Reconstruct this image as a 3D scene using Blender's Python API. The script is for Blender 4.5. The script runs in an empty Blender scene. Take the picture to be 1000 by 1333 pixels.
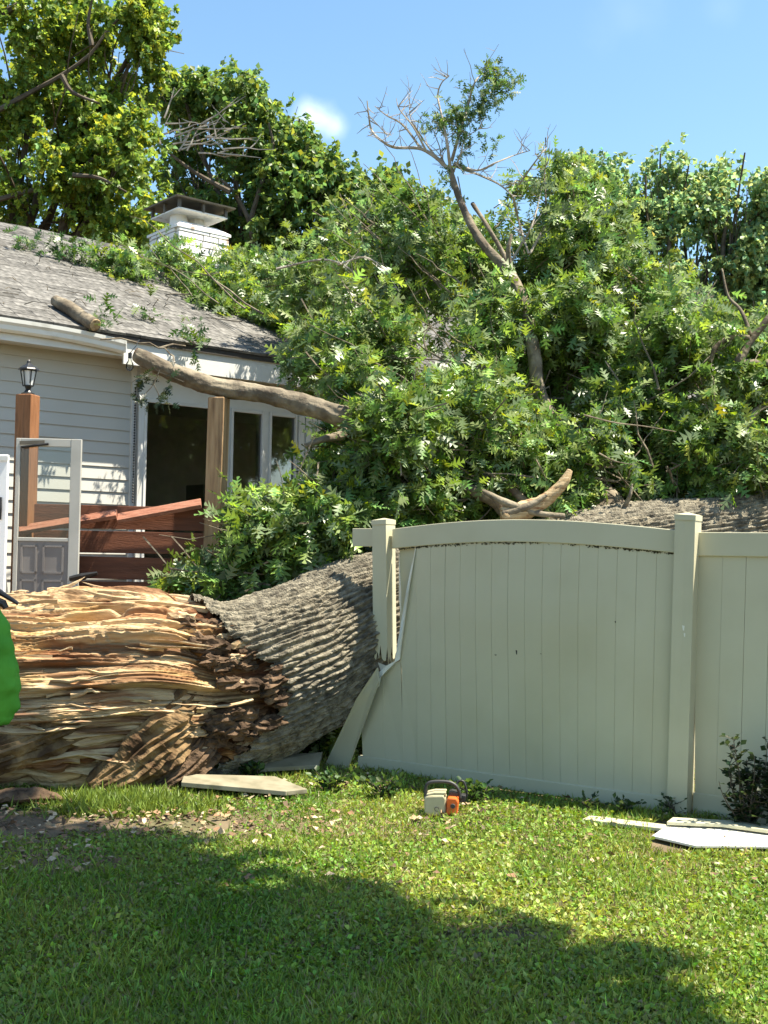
import bpy, math, random
import numpy as np
from mathutils import Vector, Matrix, Euler
R = math.radians
random.seed(7)
rng = np.random.default_rng(11)
S = bpy.context.scene
COL = S.collection

# ------------------------------------------------------------------ camera, sky, sun, exposure
FPX = 1500.0                       # focal length in pixels of a 1000 x 1333 frame
EYE = Vector((0, 0, 1.63))
cam_d = bpy.data.cameras.new('camera'); cam = bpy.data.objects.new('camera', cam_d); COL.objects.link(cam)
cam_d.sensor_fit = 'VERTICAL'; cam_d.sensor_height = 24; cam_d.lens = FPX / 1333 * 24
cam_d.clip_end = 600; cam_d.clip_start = .05
MC = Euler((R(90 + 2.04), 0, 0)).to_matrix() @ Matrix.Rotation(R(1.0), 3, 'Z')
cam.matrix_world = Matrix.Translation(EYE) @ MC.to_4x4()
S.camera = cam

SUN_H = Vector((.985, -.15, 0)).normalized(); SUN_EL = R(64)
SUN = Vector((SUN_H.x * math.cos(SUN_EL), SUN_H.y * math.cos(SUN_EL), math.sin(SUN_EL)))
W = bpy.data.worlds.new('World'); S.world = W; W.use_nodes = True
nt = W.node_tree; nt.nodes.clear()
N = nt.nodes.new; LK = nt.links.new
wo = N('ShaderNodeOutputWorld'); bg = N('ShaderNodeBackground'); bg.inputs[1].default_value = .082
sky = N('ShaderNodeTexSky'); sky.sky_type = 'NISHITA'; sky.sun_disc = False
sky.sun_elevation = SUN_EL; sky.sun_rotation = math.atan2(SUN_H.x, SUN_H.y)
sky.air_density = 1.0; sky.dust_density = .6; sky.ozone_density = 2.0
hs = N('ShaderNodeHueSaturation'); hs.inputs['Hue'].default_value = .488; hs.inputs['Saturation'].default_value = 1.05; hs.inputs['Value'].default_value = 1.1
LK(sky.outputs[0], hs.inputs['Color'])
tc = N('ShaderNodeTexCoord')
no = N('ShaderNodeTexNoise'); no.inputs['Scale'].default_value = 26; no.inputs['Detail'].default_value = 9
LK(tc.outputs['Generated'], no.inputs['Vector'])
def cloud(d, size, amount, prev):
    dp = N('ShaderNodeVectorMath'); dp.operation = 'DISTANCE'
    LK(tc.outputs['Generated'], dp.inputs[0]); dp.inputs[1].default_value = d
    a = N('ShaderNodeMath'); a.operation = 'MULTIPLY_ADD'; LK(no.outputs['Fac'], a.inputs[0]); a.inputs[1].default_value = -size * 1.7
    LK(dp.outputs['Value'], a.inputs[2])
    mr = N('ShaderNodeMapRange'); mr.interpolation_type = 'SMOOTHSTEP'
    mr.inputs['From Min'].default_value = size * .5; mr.inputs['From Max'].default_value = -size * 1.0
    mr.inputs['To Min'].default_value = 0; mr.inputs['To Max'].default_value = amount
    LK(a.outputs[0], mr.inputs['Value'])
    mx = N('ShaderNodeMix'); mx.data_type = 'RGBA'; mx.inputs['B'].default_value = (9.0, 9.3, 9.8, 1)
    LK(mr.outputs[0], mx.inputs['Factor']); LK(prev, mx.inputs['A'])
    return mx.outputs['Result']

def ray(px, py):
    return (MC @ Vector(((px - 500) / FPX, (666.5 - py) / FPX, -1)))
def at(px, py, Y):
    v = ray(px, py); return EYE + v * (Y / v.y)
def ground(px, py, z=0.0):
    v = ray(px, py); return EYE + v * ((z - EYE.z) / v.z)
MCI = MC.inverted()
def proj(p):
    q = MCI @ (Vector(p) - EYE)
    return 500 + FPX * q.x / -q.z, 666.5 - FPX * q.y / -q.z, -q.z

c = cloud(ray(404, 146).normalized(), .013, .3, hs.outputs[0])
c = cloud(ray(420, 154).normalized(), .015, .32, c)
c = cloud(ray(438, 163).normalized(), .012, .28, c)
c = cloud(ray(815, 18).normalized(), .03, .035, c)
c = cloud(ray(940, 10).normalized(), .016, .03, c)
LK(c, bg.inputs[0]); LK(bg.outputs[0], wo.inputs[0])

sl = bpy.data.lights.new('sun', 'SUN'); sl.energy = 5.0; sl.angle = R(.53); sl.color = (1, .92, .77)
so = bpy.data.objects.new('sun', sl); COL.objects.link(so)
so.rotation_euler = SUN.to_track_quat('Z', 'Y').to_euler(); so.location = (20, -8, 30)
vs = S.view_settings; vs.view_transform = 'Standard'; vs.look = 'None'; vs.gamma = 1; vs.exposure = 1.55; vs.use_curve_mapping = False
S.render.engine = 'CYCLES'
cy = S.cycles; cy.use_denoising = True; cy.max_bounces = 6; cy.diffuse_bounces = 3; cy.glossy_bounces = 3
cy.transmission_bounces = 4; cy.transparent_max_bounces = 8; cy.caustics_reflective = False; cy.caustics_refractive = False
cy.sample_clamp_indirect = 6

# ------------------------------------------------------------------ numpy noise
_perm = np.random.default_rng(5).permutation(256); _perm = np.concatenate([_perm, _perm, _perm])
_gr = np.random.default_rng(6).normal(size=(256, 3)); _gr /= np.linalg.norm(_gr, axis=1)[:, None]
def perlin(x, y, z=0.0):
    x, y, z = np.broadcast_arrays(np.asarray(x, float), np.asarray(y, float), np.asarray(z, float))
    xi, yi, zi = np.floor(x).astype(int), np.floor(y).astype(int), np.floor(z).astype(int)
    xf, yf, zf = x - xi, y - yi, z - zi
    u, v, w = [t * t * t * (t * (t * 6 - 15) + 10) for t in (xf, yf, zf)]
    def g(i, j, k):
        h = _perm[(_perm[(_perm[(xi + i) & 255] + yi + j) & 255] + zi + k) & 255]
        q = _gr[h]; return q[..., 0] * (xf - i) + q[..., 1] * (yf - j) + q[..., 2] * (zf - k)
    a = g(0,0,0) * (1-u) + g(1,0,0) * u; b = g(0,1,0) * (1-u) + g(1,1,0) * u
    c_ = g(0,0,1) * (1-u) + g(1,0,1) * u; d = g(0,1,1) * (1-u) + g(1,1,1) * u
    return ((a * (1-v) + b * v) * (1-w) + (c_ * (1-v) + d * v) * w) * 1.5
def fbm(x, y, z=0.0, o=4):
    r = 0; a = 1
    for i in range(o): r = r + a * perlin(x * 2**i + 17.3*i, y * 2**i - 9.1*i, z * 2**i + 3.7*i); a *= .5
    return r
def sstep(a, b, x):
    t = np.clip((x - a) / (b - a), 0, 1); return t * t * (3 - 2 * t)

# ------------------------------------------------------------------ materials
MATS = {}
def mat(name, c1, c2=None, rough=.6, scale=6, detail=5, stretch=(1,1,1), bump=0, bscale=30, spec=.4, metal=0, tint=False, ramp=(.35,.65), transl=0, extra=None, coat=0):
    m = bpy.data.materials.new(name); m.use_nodes = True; t = m.node_tree; p = t.nodes['Principled BSDF']
    p.inputs['Roughness'].default_value = rough; p.inputs['Specular IOR Level'].default_value = spec; p.inputs['Metallic'].default_value = metal
    if coat: p.inputs['Coat Weight'].default_value = coat
    c2 = c2 or c1
    tcn = t.nodes.new('ShaderNodeTexCoord'); mp = t.nodes.new('ShaderNodeMapping'); mp.inputs['Scale'].default_value = stretch
    t.links.new(tcn.outputs['Object'], mp.inputs['Vector'])
    nn = t.nodes.new('ShaderNodeTexNoise'); nn.inputs['Scale'].default_value = scale; nn.inputs['Detail'].default_value = detail
    t.links.new(mp.outputs[0], nn.inputs['Vector'])
    rp = t.nodes.new('ShaderNodeValToRGB'); e = rp.color_ramp.elements
    e[0].position, e[1].position = ramp; e[0].color = (*c1, 1); e[1].color = (*c2, 1)
    t.links.new(nn.outputs['Fac'], rp.inputs['Fac']); col = rp.outputs['Color']
    if extra:                                           # second, finer layer of stains: (colour, scale, lo, hi, amount)
        n3 = t.nodes.new('ShaderNodeTexNoise'); n3.inputs['Scale'].default_value = extra[1]; n3.inputs['Detail'].default_value = 8
        t.links.new(mp.outputs[0], n3.inputs['Vector'])
        mr = t.nodes.new('ShaderNodeMapRange'); mr.inputs['From Min'].default_value = extra[2]; mr.inputs['From Max'].default_value = extra[3]; mr.inputs['To Max'].default_value = extra[4]
        t.links.new(n3.outputs['Fac'], mr.inputs['Value'])
        mx = t.nodes.new('ShaderNodeMix'); mx.data_type = 'RGBA'; t.links.new(mr.outputs[0], mx.inputs['Factor']); t.links.new(col, mx.inputs['A']); mx.inputs['B'].default_value = (*extra[0], 1); col = mx.outputs['Result']
    if tint:
        at_ = t.nodes.new('ShaderNodeAttribute'); at_.attribute_name = 'tint'
        mx = t.nodes.new('ShaderNodeMix'); mx.data_type = 'RGBA'; mx.blend_type = 'MULTIPLY'; mx.inputs['Factor'].default_value = 1
        t.links.new(col, mx.inputs['A']); t.links.new(at_.outputs['Color'], mx.inputs['B']); col = mx.outputs['Result']
    t.links.new(col, p.inputs['Base Color'])
    if bump:
        n2 = t.nodes.new('ShaderNodeTexNoise'); n2.inputs['Scale'].default_value = bscale; n2.inputs['Detail'].default_value = 6
        t.links.new(mp.outputs[0], n2.inputs['Vector'])
        bp = t.nodes.new('ShaderNodeBump'); bp.inputs['Strength'].default_value = bump; bp.inputs['Distance'].default_value = .02
        t.links.new(n2.outputs['Fac'], bp.inputs['Height']); t.links.new(bp.outputs[0], p.inputs['Normal'])
    if transl:
        tr = t.nodes.new('ShaderNodeBsdfTranslucent'); ms = t.nodes.new('ShaderNodeMixShader'); ms.inputs[0].default_value = transl
        hs_ = t.nodes.new('ShaderNodeHueSaturation'); hs_.inputs['Hue'].default_value = .475; hs_.inputs['Value'].default_value = 1.6; hs_.inputs['Saturation'].default_value = 1.1
        t.links.new(col, hs_.inputs['Color']); t.links.new(hs_.outputs[0], tr.inputs['Color'])
        t.links.new(p.outputs[0], ms.inputs[1]); t.links.new(tr.outputs[0], ms.inputs[2])
        t.links.new(ms.outputs[0], t.nodes['Material Output'].inputs['Surface'])
    MATS[name] = m; return m
M = MATS
W1 = (1, 1, 1)
mat('oak_leaf', W1, (.9,.95,.85), rough=.38, spec=.45, tint=True, transl=.36, scale=3)
mat('tree_leaf', W1, (.9,.95,.85), rough=.45, spec=.4, tint=True, transl=.48, scale=1)
mat('grass_blade', W1, (.85,.9,.75), rough=.45, spec=.35, tint=True, transl=.3, scale=2)
mat('soil', (.10,.07,.042), (.20,.15,.09), rough=.95, scale=3, bump=.6, bscale=40, extra=((.06,.07,.02), 1.2, .45, .6, .6))
mat('oak_bark', (.095,.085,.068), (.27,.245,.195), rough=.92, scale=16, tint=True, bump=1.0, bscale=70, spec=.15)
mat('branch_bark', (.11,.09,.065), (.27,.23,.165), rough=.9, scale=5, bump=.7, bscale=25, spec=.15, extra=((.10,.08,.06), 9, .5, .62, .7))
mat('tree_bark', (.07,.055,.04), (.13,.11,.085), rough=.95, scale=5, bump=.4, spec=.1)
mat('dead_twig', (.30,.26,.21), (.42,.38,.32), rough=.9, scale=5, spec=.1)
mat('torn_wood', (.44,.315,.18), (.60,.46,.285), rough=.85, scale=4, stretch=(1,6,14), tint=True, bump=.6, bscale=18, spec=.15)
mat('splinter_wood', (.40,.28,.15), (.56,.43,.26), rough=.85, scale=6, stretch=(1,5,12), bump=.5, bscale=20, spec=.15, extra=((.20,.09,.05), 4, .52, .64, .8))
mat('root_wood', (.09,.055,.028), (.30,.20,.10), rough=.95, scale=7, bump=1.0, bscale=22, spec=.1, extra=((.06,.035,.02), 6, .5, .62, .85))
mat('rotten_wood', (.045,.03,.02), (.16,.105,.065), rough=.95, scale=10, bump=.8, bscale=40, spec=.1)
mat('vinyl_shaded', (.20,.18,.12), (.28,.255,.18), rough=.6, scale=5, spec=.3, extra=((.11,.10,.06), 7, .5, .7, .7))  # darker copy of vinyl; shade under the trunk is put into the colour
mat('vinyl', (.475,.45,.315), (.515,.49,.35), rough=.42, scale=1.2, spec=.35, extra=((.40,.37,.235), 1.4, .45, .75, .6))
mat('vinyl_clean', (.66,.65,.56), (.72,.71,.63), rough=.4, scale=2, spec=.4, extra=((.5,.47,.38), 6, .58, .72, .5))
mat('siding', (.46,.45,.405), (.51,.50,.455), rough=.55, scale=1.5, stretch=(.3,1,1), spec=.3, extra=((.48,.49,.46), 5, .55, .75, .4))
mat('white_trim', (.60,.60,.57), (.67,.67,.64), rough=.5, scale=3, spec=.35, extra=((.5,.49,.43), 4, .56, .75, .5))
mat('gutter', (.74,.74,.69), (.80,.79,.74), rough=.35, scale=2, spec=.5, extra=((.42,.41,.34), 5, .55, .7, .5))
mat('shingle', (.09,.088,.083), (.195,.19,.18), rough=.95, scale=14, tint=True, bump=.5, bscale=150, spec=.15)
mat('roof_felt', (.05,.045,.04), rough=.95)
mat('painted_stone', (.74,.72,.67), (.82,.80,.76), rough=.8, scale=5, bump=.5, bscale=18, extra=((.36,.25,.17), 7, .6, .7, .9))
mat('mortar', (.42,.38,.32), (.52,.48,.42), rough=.95, scale=20)
mat('cap_metal', (.085,.075,.06), (.15,.13,.10), rough=.6, scale=5, metal=.4)
mat('cedar', (.19,.08,.032), (.31,.145,.065), rough=.65, scale=3, stretch=(9,9,.9), bump=.3, bscale=20, spec=.3, extra=((.08,.035,.018), 3, .52, .68, .8))
mat('weathered_post', (.28,.17,.085), (.42,.28,.155), rough=.7, scale=3, stretch=(9,9,.8), bump=.4, bscale=20, spec=.25, extra=((.12,.07,.04), 2.5, .52, .68, .7))
mat('stained_rail', (.105,.035,.016), (.17,.06,.028), rough=.6, scale=3, stretch=(.8,9,9), bump=.3, bscale=20, spec=.35)
mat('rail_cap', (.19,.07,.038), (.29,.125,.075), rough=.75, scale=8, stretch=(.8,5,5), bump=.4, bscale=30, extra=((.38,.26,.2), 20, .6, .7, .5))
mat('black_metal', (.012,.012,.012), (.03,.03,.03), rough=.4, scale=8, metal=.2)
mat('frosted', (.6,.62,.62), (.7,.72,.72), rough=.25, scale=4)
mat('white_metal', (.80,.81,.81), (.85,.85,.85), rough=.35, scale=3)
mat('grey_frame', (.36,.355,.32), (.44,.43,.39), rough=.45, scale=4, extra=((.4,.39,.35), 8, .55, .7, .6))
mat('grey_panel', (.17,.155,.145), (.22,.205,.19), rough=.5, scale=3)
mat('dark_room', (.38,.36,.33), (.45,.42,.39), rough=.9)
mat('saw_cream', (.40,.36,.22), (.48,.44,.29), rough=.45, scale=8, extra=((.25,.22,.14), 9, .52, .7, .7))
mat('saw_orange', (.62,.10,.015), (.72,.15,.03), rough=.4, scale=8, extra=((.2,.05,.02), 14, .58, .72, .6))
mat('saw_black', (.02,.02,.02), (.05,.05,.05), rough=.5, scale=10)
mat('saw_steel', (.4,.4,.4), (.5,.5,.5), rough=.35, metal=.9)
mat('shirt_green', (.06,.235,.02), (.085,.30,.028), rough=.75, scale=6, spec=.2, bump=.25, bscale=22)
mat('skin', (.52,.30,.19), (.58,.35,.23), rough=.5, scale=8)
mat('trousers', (.03,.032,.04), (.05,.05,.06), rough=.85, scale=8)
mat('hair', (.05,.03,.02), (.09,.06,.04), rough=.6, scale=30)
mat('shoe', (.10,.07,.045), (.14,.1,.06), rough=.7)
mat('chip', W1, (.8,.75,.7), rough=.9, tint=True, scale=20)
def glass_mat(name, tintc, gl):
    m = bpy.data.materials.new(name); m.use_nodes = True; t = m.node_tree; t.nodes.remove(t.nodes['Principled BSDF'])
    a = t.nodes.new('ShaderNodeBsdfTransparent'); a.inputs[0].default_value = (*tintc, 1)
    b = t.nodes.new('ShaderNodeBsdfGlossy'); b.inputs['Roughness'].default_value = .03
    f = t.nodes.new('ShaderNodeFresnel'); f.inputs[0].default_value = gl
    x = t.nodes.new('ShaderNodeMixShader'); t.links.new(f.outputs[0], x.inputs[0]); t.links.new(a.outputs[0], x.inputs[1]); t.links.new(b.outputs[0], x.inputs[2])
    t.links.new(x.outputs[0], t.nodes['Material Output'].inputs['Surface']); M[name] = m
glass_mat('window_glass', (.85,.87,.85), 1.7)
glass_mat('door_glass', (.86,.88,.87), 1.45)
glass_mat('bulb_glass', (.9,.9,.85), 1.5)

# ------------------------------------------------------------------ object helpers
def tag(o, label=None, cat=None, group=None, kind=None):
    if label: o['label'] = label
    if cat: o['category'] = cat
    if group: o['group'] = group
    if kind: o['kind'] = kind
    return o
def link(name, me, parent=None, loc=None, rot=None):
    o = bpy.data.objects.new(name, me); COL.objects.link(o)
    if parent: o.parent = parent
    if loc is not None: o.location = loc
    if rot is not None: o.rotation_euler = rot
    return o
def empty(name, loc=(0,0,0), rz=0, parent=None):
    o = link(name, None, parent, loc, (0,0,rz)); o.empty_display_size = .1; return o
def npmesh(name, V, tris=None, quads=None, m=None, tint=None, smooth=False):
    me = bpy.data.meshes.new(name); V = np.asarray(V, np.float32)
    tris = np.zeros((0,3), np.int32) if tris is None else np.asarray(tris, np.int32)
    quads = np.zeros((0,4), np.int32) if quads is None else np.asarray(quads, np.int32)
    nl = tris.size + quads.size; nf = len(tris) + len(quads)
    me.vertices.add(len(V)); me.vertices.foreach_set('co', V.ravel())
    me.loops.add(nl); me.loops.foreach_set('vertex_index', np.concatenate([tris.ravel(), quads.ravel()]))
    me.polygons.add(nf)
    st = np.concatenate([np.arange(len(tris)) * 3, tris.size + np.arange(len(quads)) * 4]).astype(np.int32)
    me.polygons.foreach_set('loop_start', st)
    if smooth: me.polygons.foreach_set('use_smooth', np.ones(nf, bool))
    me.update(calc_edges=True)
    if tint is not None:
        a = me.attributes.new('tint', 'FLOAT_COLOR', 'POINT'); tt = np.ones((len(V), 4), np.float32); tt[:, :3] = tint; a.data.foreach_set('color', tt.ravel())
    if m: me.materials.append(M[m])
    return me
class MB:
    """collects shapes for one mesh"""
    def __init__(s): s.v = []; s.f = []
    def add(s, vs_, fs_):
        b = len(s.v); s.v += [tuple(v) for v in vs_]; s.f += [tuple(i + b for i in f) for f in fs_]; return s
    def box(s, lo, hi, mtx=None):
        x0,y0,z0 = lo; x1,y1,z1 = hi
        v = [Vector(p) for p in ((x0,y0,z0),(x1,y0,z0),(x1,y1,z0),(x0,y1,z0),(x0,y0,z1),(x1,y0,z1),(x1,y1,z1),(x0,y1,z1))]
        if mtx: v = [mtx @ p for p in v]
        return s.add(v, [(0,3,2,1),(4,5,6,7),(0,1,5,4),(1,2,6,5),(2,3,7,6),(3,0,4,7)])
    def prism(s, poly, d0, d1, fn):
        """poly: (a,b) outline; fn(a,b,d) -> point"""
        n = len(poly)
        v = [fn(a,b,d0) for a,b in poly] + [fn(a,b,d1) for a,b in poly]
        f = [tuple(range(n)), tuple(range(2*n-1, n-1, -1))] + [(i, i+n, (i+1)%n+n, (i+1)%n) for i in range(n)]
        return s.add(v, f)
    def tube(s, pts, rad, seg=8, cap=True, jit=0, flat=1.0):
        pts = [Vector(p) for p in pts]; n = len(pts)
        if not hasattr(rad, '__len__'): rad = [rad] * n
        vs_ = []; prev = None
        for i, p in enumerate(pts):
            t = (pts[min(i+1,n-1)] - pts[max(i-1,0)]).normalized()
            if prev is None: a = t.orthogonal().normalized()
            else: a = (prev - t * prev.dot(t)); a = a.normalized() if a.length > 1e-6 else t.orthogonal().normalized()
            prev = a; b = t.cross(a)
            for k in range(seg):
                th = 2*math.pi*k/seg; r = rad[i] * (1 + (random.uniform(-jit, jit) if jit else 0))
                vs_.append(p + a*math.cos(th)*r + b*math.sin(th)*r*flat)
        fs = [(i*seg+k, i*seg+(k+1)%seg, (i+1)*seg+(k+1)%seg, (i+1)*seg+k) for i in range(n-1) for k in range(seg)]
        if cap: fs += [tuple(range(seg-1,-1,-1)), tuple((n-1)*seg+k for k in range(seg))]
        return s.add(vs_, fs)
    def mesh(s, name, m, smooth=False, bevel=0):
        me = bpy.data.meshes.new(name); me.from_pydata(s.v, [], s.f); me.materials.append(M[m])
        if smooth: me.polygons.foreach_set('use_smooth', [True]*len(me.polygons))
        me.update(); return me
    def obj(s, name, m, parent=None, smooth=False, bevel=0, **k):
        o = link(name, s.mesh(name, m, smooth), parent, **k)
        if bevel:
            b = o.modifiers.new('bevel', 'BEVEL'); b.width = bevel; b.segments = 2; b.limit_method = 'ANGLE'
        return o
def spline(pts, n):
    """Catmull-Rom through rows of an array"""
    P = np.asarray(pts, float); P = np.vstack([2*P[0]-P[1], P, 2*P[-1]-P[-2]]); out = []
    k = len(P) - 3
    for t in np.linspace(0, k - 1e-6, n):
        i = int(t); f = t - i; a,b,c_,d = P[i:i+4]
        out.append(.5*((2*b)+(c_-a)*f+(2*a-5*b+4*c_-d)*f*f+(3*b-a-3*c_+d)*f**3))
    return np.array(out)
def pxpath(rows, n):
    """rows (px, py, depth, radius) -> smooth world points and radii"""
    q = spline([(*at(a,b,d), r) for a,b,d,r in rows], n)
    return [Vector(p[:3]) for p in q], list(q[:,3])
def wiggle(a, b, r0, r1, n=7, amp=.08, sag=0):
    a, b = Vector(a), Vector(b); L = (b-a).length; pts = []
    off = Vector((0,0,0))
    for i in range(n):
        t = i/(n-1); off += Vector((random.uniform(-1,1), random.uniform(-1,1), random.uniform(-1,1))) * amp * L / n * 2
        pts.append(a.lerp(b, t) + off * min(1, t*2) * (1) + Vector((0,0,-sag*L*t*t)))
    return pts, [r0 + (r1-r0)*i/(n-1) for i in range(n)]

# ------------------------------------------------------------------ leaves
def leaf_tpl(kind):
    if kind == 'oak':        # pointed lobes either side of the midrib
        mid = [(0,0),(0,.2),(0,.45),(0,.7),(0,1.0)]
        V = [(x,y,-.05*math.sin(y*3.1)+.03) for x,y in mid]; V = [(x,y,z - .16*y*y) for x,y,z in V]; T = []
        lobes = [(.20,.26,0,1),(.40,.52,1,2),(.34,.80,2,3),(.12,.97,3,4)]
        for sg in (-1, 1):
            for lx, ly, i, j in lobes:
                V.append((sg*lx, ly, .10*lx*2 - .16*ly*ly)); k = len(V)-1
                T.append((i,k,j) if sg > 0 else (i,j,k))
        V.append((.05,-.28,0)); 
        return np.array(V), np.array(T)
    if kind == 'diamond':
        V = [(0,0,0),(.36,.48,.07),(0,1,-.12),(-.36,.48,.07)]; return np.array(V), np.array([(0,1,2),(0,2,3)])
    if kind == 'maple':
        V = [(0,0,0),(.42,.30,.08),(.14,.45,0),(.30,.72,.02),(0,1,-.14),(-.30,.72,.02),(-.14,.45,0),(-.42,.30,.08)]
        return np.array(V), np.array([(0,1,2),(0,2,6),(0,6,7),(2,3,4),(2,4,6),(6,4,5)])
    if kind == 'blade':
        V = [(-.05,0,0),(.05,0,0),(.042,.5,.05),(-.042,.5,.05),(0,1,.28)]; return np.array(V), np.array([(0,1,2),(0,2,3),(3,2,4)])
    if kind == 'clover':
        V = [(0,0,0),(.34,.35,.10),(.2,.85,.05),(0,.9,-.02),(-.2,.85,.05),(-.34,.35,.10)]; return np.array(V), np.array([(0,1,2),(0,2,3),(0,3,4),(0,4,5)])
def unit(a): return a / np.maximum(np.linalg.norm(a, axis=-1, keepdims=True), 1e-9)
def leaf_mesh(name, m, tpl, pos, d, up, size, tint):
    V0, T0 = leaf_tpl(tpl) if isinstance(tpl, str) else tpl
    d = unit(d); side = unit(np.cross(d, up)); nrm = np.cross(side, d)
    size = np.asarray(size)[:, None, None]
    V = pos[:,None,:] + size*(V0[None,:,0:1]*side[:,None,:] + V0[None,:,1:2]*d[:,None,:] + V0[None,:,2:3]*nrm[:,None,:])
    n, k = len(pos), len(V0)
    T = (T0[None] + (np.arange(n)*k)[:,None,None]).reshape(-1,3)
    return npmesh(name, V.reshape(-1,3), tris=T, m=m, tint=np.repeat(tint, k, axis=0))
def tints(n, base, var=.35, warm=.15, pale=0, palec=(.22,.29,.15)):
    b = np.array(base)[None] * np.exp(rng.normal(0, var, (n,1))); w = rng.normal(0, warm, n)
    b[:,0] *= np.exp(w*1.4); b[:,1] *= np.exp(w*.3); b[:,2] *= np.exp(-w*.8)
    if pale:
        k = rng.random(n) < pale; b[k] = np.array(palec) * rng.uniform(.7,1.15,(k.sum(),1))
    return np.clip(b, .004, .6)
def foliage(blobs, per=7, L=.15, droop=.25, zb=.12, gate=-.12, gscale=1.3, spread=.9, seed=0, clump=True, up_bias=.9):
    """blobs: (centre, (rx,ry,rz), number of sprays) -> leaf positions, directions, ups, sizes"""
    P = []; D = []
    for c0, rr, n in blobs:
        n = int(n * 1.5); dirv = unit(rng.normal(size=(n,3))); r = rng.random(n)**(1/2.6)
        out = dirv * r[:,None] * np.array(rr)[None]
        p = out + np.array(c0)[None]
        lump = 1 + .48*perlin(dirv[:,0]*2.3+seed, dirv[:,1]*2.3+c0[0], dirv[:,2]*2.3+c0[2]); p = np.array(c0)[None] + out*lump[:,None]
        keep = perlin(p[:,0]*gscale+seed, p[:,1]*gscale, p[:,2]*gscale) > gate
        p = p[keep]; o = unit(out[keep]); P.append(p)
        D.append(unit(o*.55 + rng.normal(size=o.shape)*.55 + np.array([0,0,zb])))
    P = np.concatenate(P); D = np.concatenate(D); n = len(P)
    t = rng.random((n,per,1)); 
    pos = P[:,None,:] + D[:,None,:]*(t*L*2.2) 
    ld = unit(D[:,None,:]*.45 + rng.normal(size=(n,per,3))*spread*.75 + np.array([0,0,-droop]))
    up = unit(rng.normal(size=(n,per,3))*.75 + np.array([0,0,up_bias]))
    sz = L * rng.uniform(.6,1.2,(n,per))
    return pos.reshape(-1,3), ld.reshape(-1,3), up.reshape(-1,3), sz.ravel(), (P, D)
def blob(px, py, d, rx, ry, rd, n):
    s = d / FPX; return (tuple(at(px,py,d)), (rx*s, rd, ry*s), n)

# ================================================================== GROUND
gx = np.concatenate([[-300,-120,-50,-20], np.linspace(-9,9,110), [20,50,120,300]])
gy = np.concatenate([[-300,-100,-30,-8], np.linspace(-2,14,100), [20,40,100,300]])
X, Y = np.meshgrid(gx, gy); near = (np.abs(X) < 9.5) & (Y > -3) & (Y < 14.5)
def gz(x, y): return .035*fbm(np.asarray(x)*.6, np.asarray(y)*.6, 1.7, 3) 
Z = np.where(near, gz(X,Y), -.06)
nx, ny = len(gx), len(gy); idx = np.arange(nx*ny).reshape(ny,nx)
Q = np.stack([idx[:-1,:-1], idx[:-1,1:], idx[1:,1:], idx[1:,:-1]], -1).reshape(-1,4)
tag(link('lawn', npmesh('lawn', np.stack([X,Y,Z],-1).reshape(-1,3), quads=Q, m='soil', smooth=True)), kind='structure')

# ================================================================== HOUSE
HANG = math.atan2(.643, .766)
E0 = at(0, 412, 10.5); EZ = E0.z
house = empty('house', (E0.x, E0.y, 0), HANG)
tag(house, 'white sided single storey house with grey shingle roof behind the fallen tree', 'house')
HM = Matrix.Translation((E0.x,E0.y,0)) @ Matrix.Rotation(HANG,4,'Z'); HI = HM.inverted()
HR = HI.to_3x3()
def hwall(px, py, c):
    o = HI @ EYE; v = HR @ ray(px,py); t = (c - o.y)/v.y; p = o + v*t; return p.x, p.z
PITCH = .5; RIDGE = 4.1
def roofhit(px, py):
    o = HI @ EYE; v = HR @ ray(px,py)          # z = EZ + PITCH*y
    t = (EZ + PITCH*o.y - o.z)/(v.z - PITCH*v.y); return HM @ (o + v*t)
WY, SY = .44, .36                                # siding wall plane, sunroom plane
cx0 = hwall(170, 560, WY)[0]                     # corner where the siding ends
xL, xR = -5.0, 13.0
# siding boards
EXP = .127; nb = int((EZ-.02 - .35)/EXP)
bm = MB(); Lb = cx0 - xL
bm.add([(0,0,0),(Lb,0,0),(Lb,.016,EXP+.02),(0,.016,EXP+.02),(0,.020,0),(Lb,.020,0),(Lb,.022,EXP+.02),(0,.022,EXP+.02)],
       [(0,1,2,3),(5,4,7,6),(1,0,4,5),(3,2,6,7),(0,3,7,4),(1,5,6,2)])
wall = MB().box((xL,WY+.026,0),(cx0,WY+.2,EZ-.1)).obj('wall', 'siding', house)
bme = bm.mesh('siding_board', 'siding')
for i in range(nb): link('siding_board', bme, wall, (xL, WY, .30+i*EXP + random.uniform(-.001,.001)))
MB().box((cx0,WY-.02,.0),(cx0+.05,WY+.2,EZ-.12)).obj('corner_board','white_trim',house)
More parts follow.
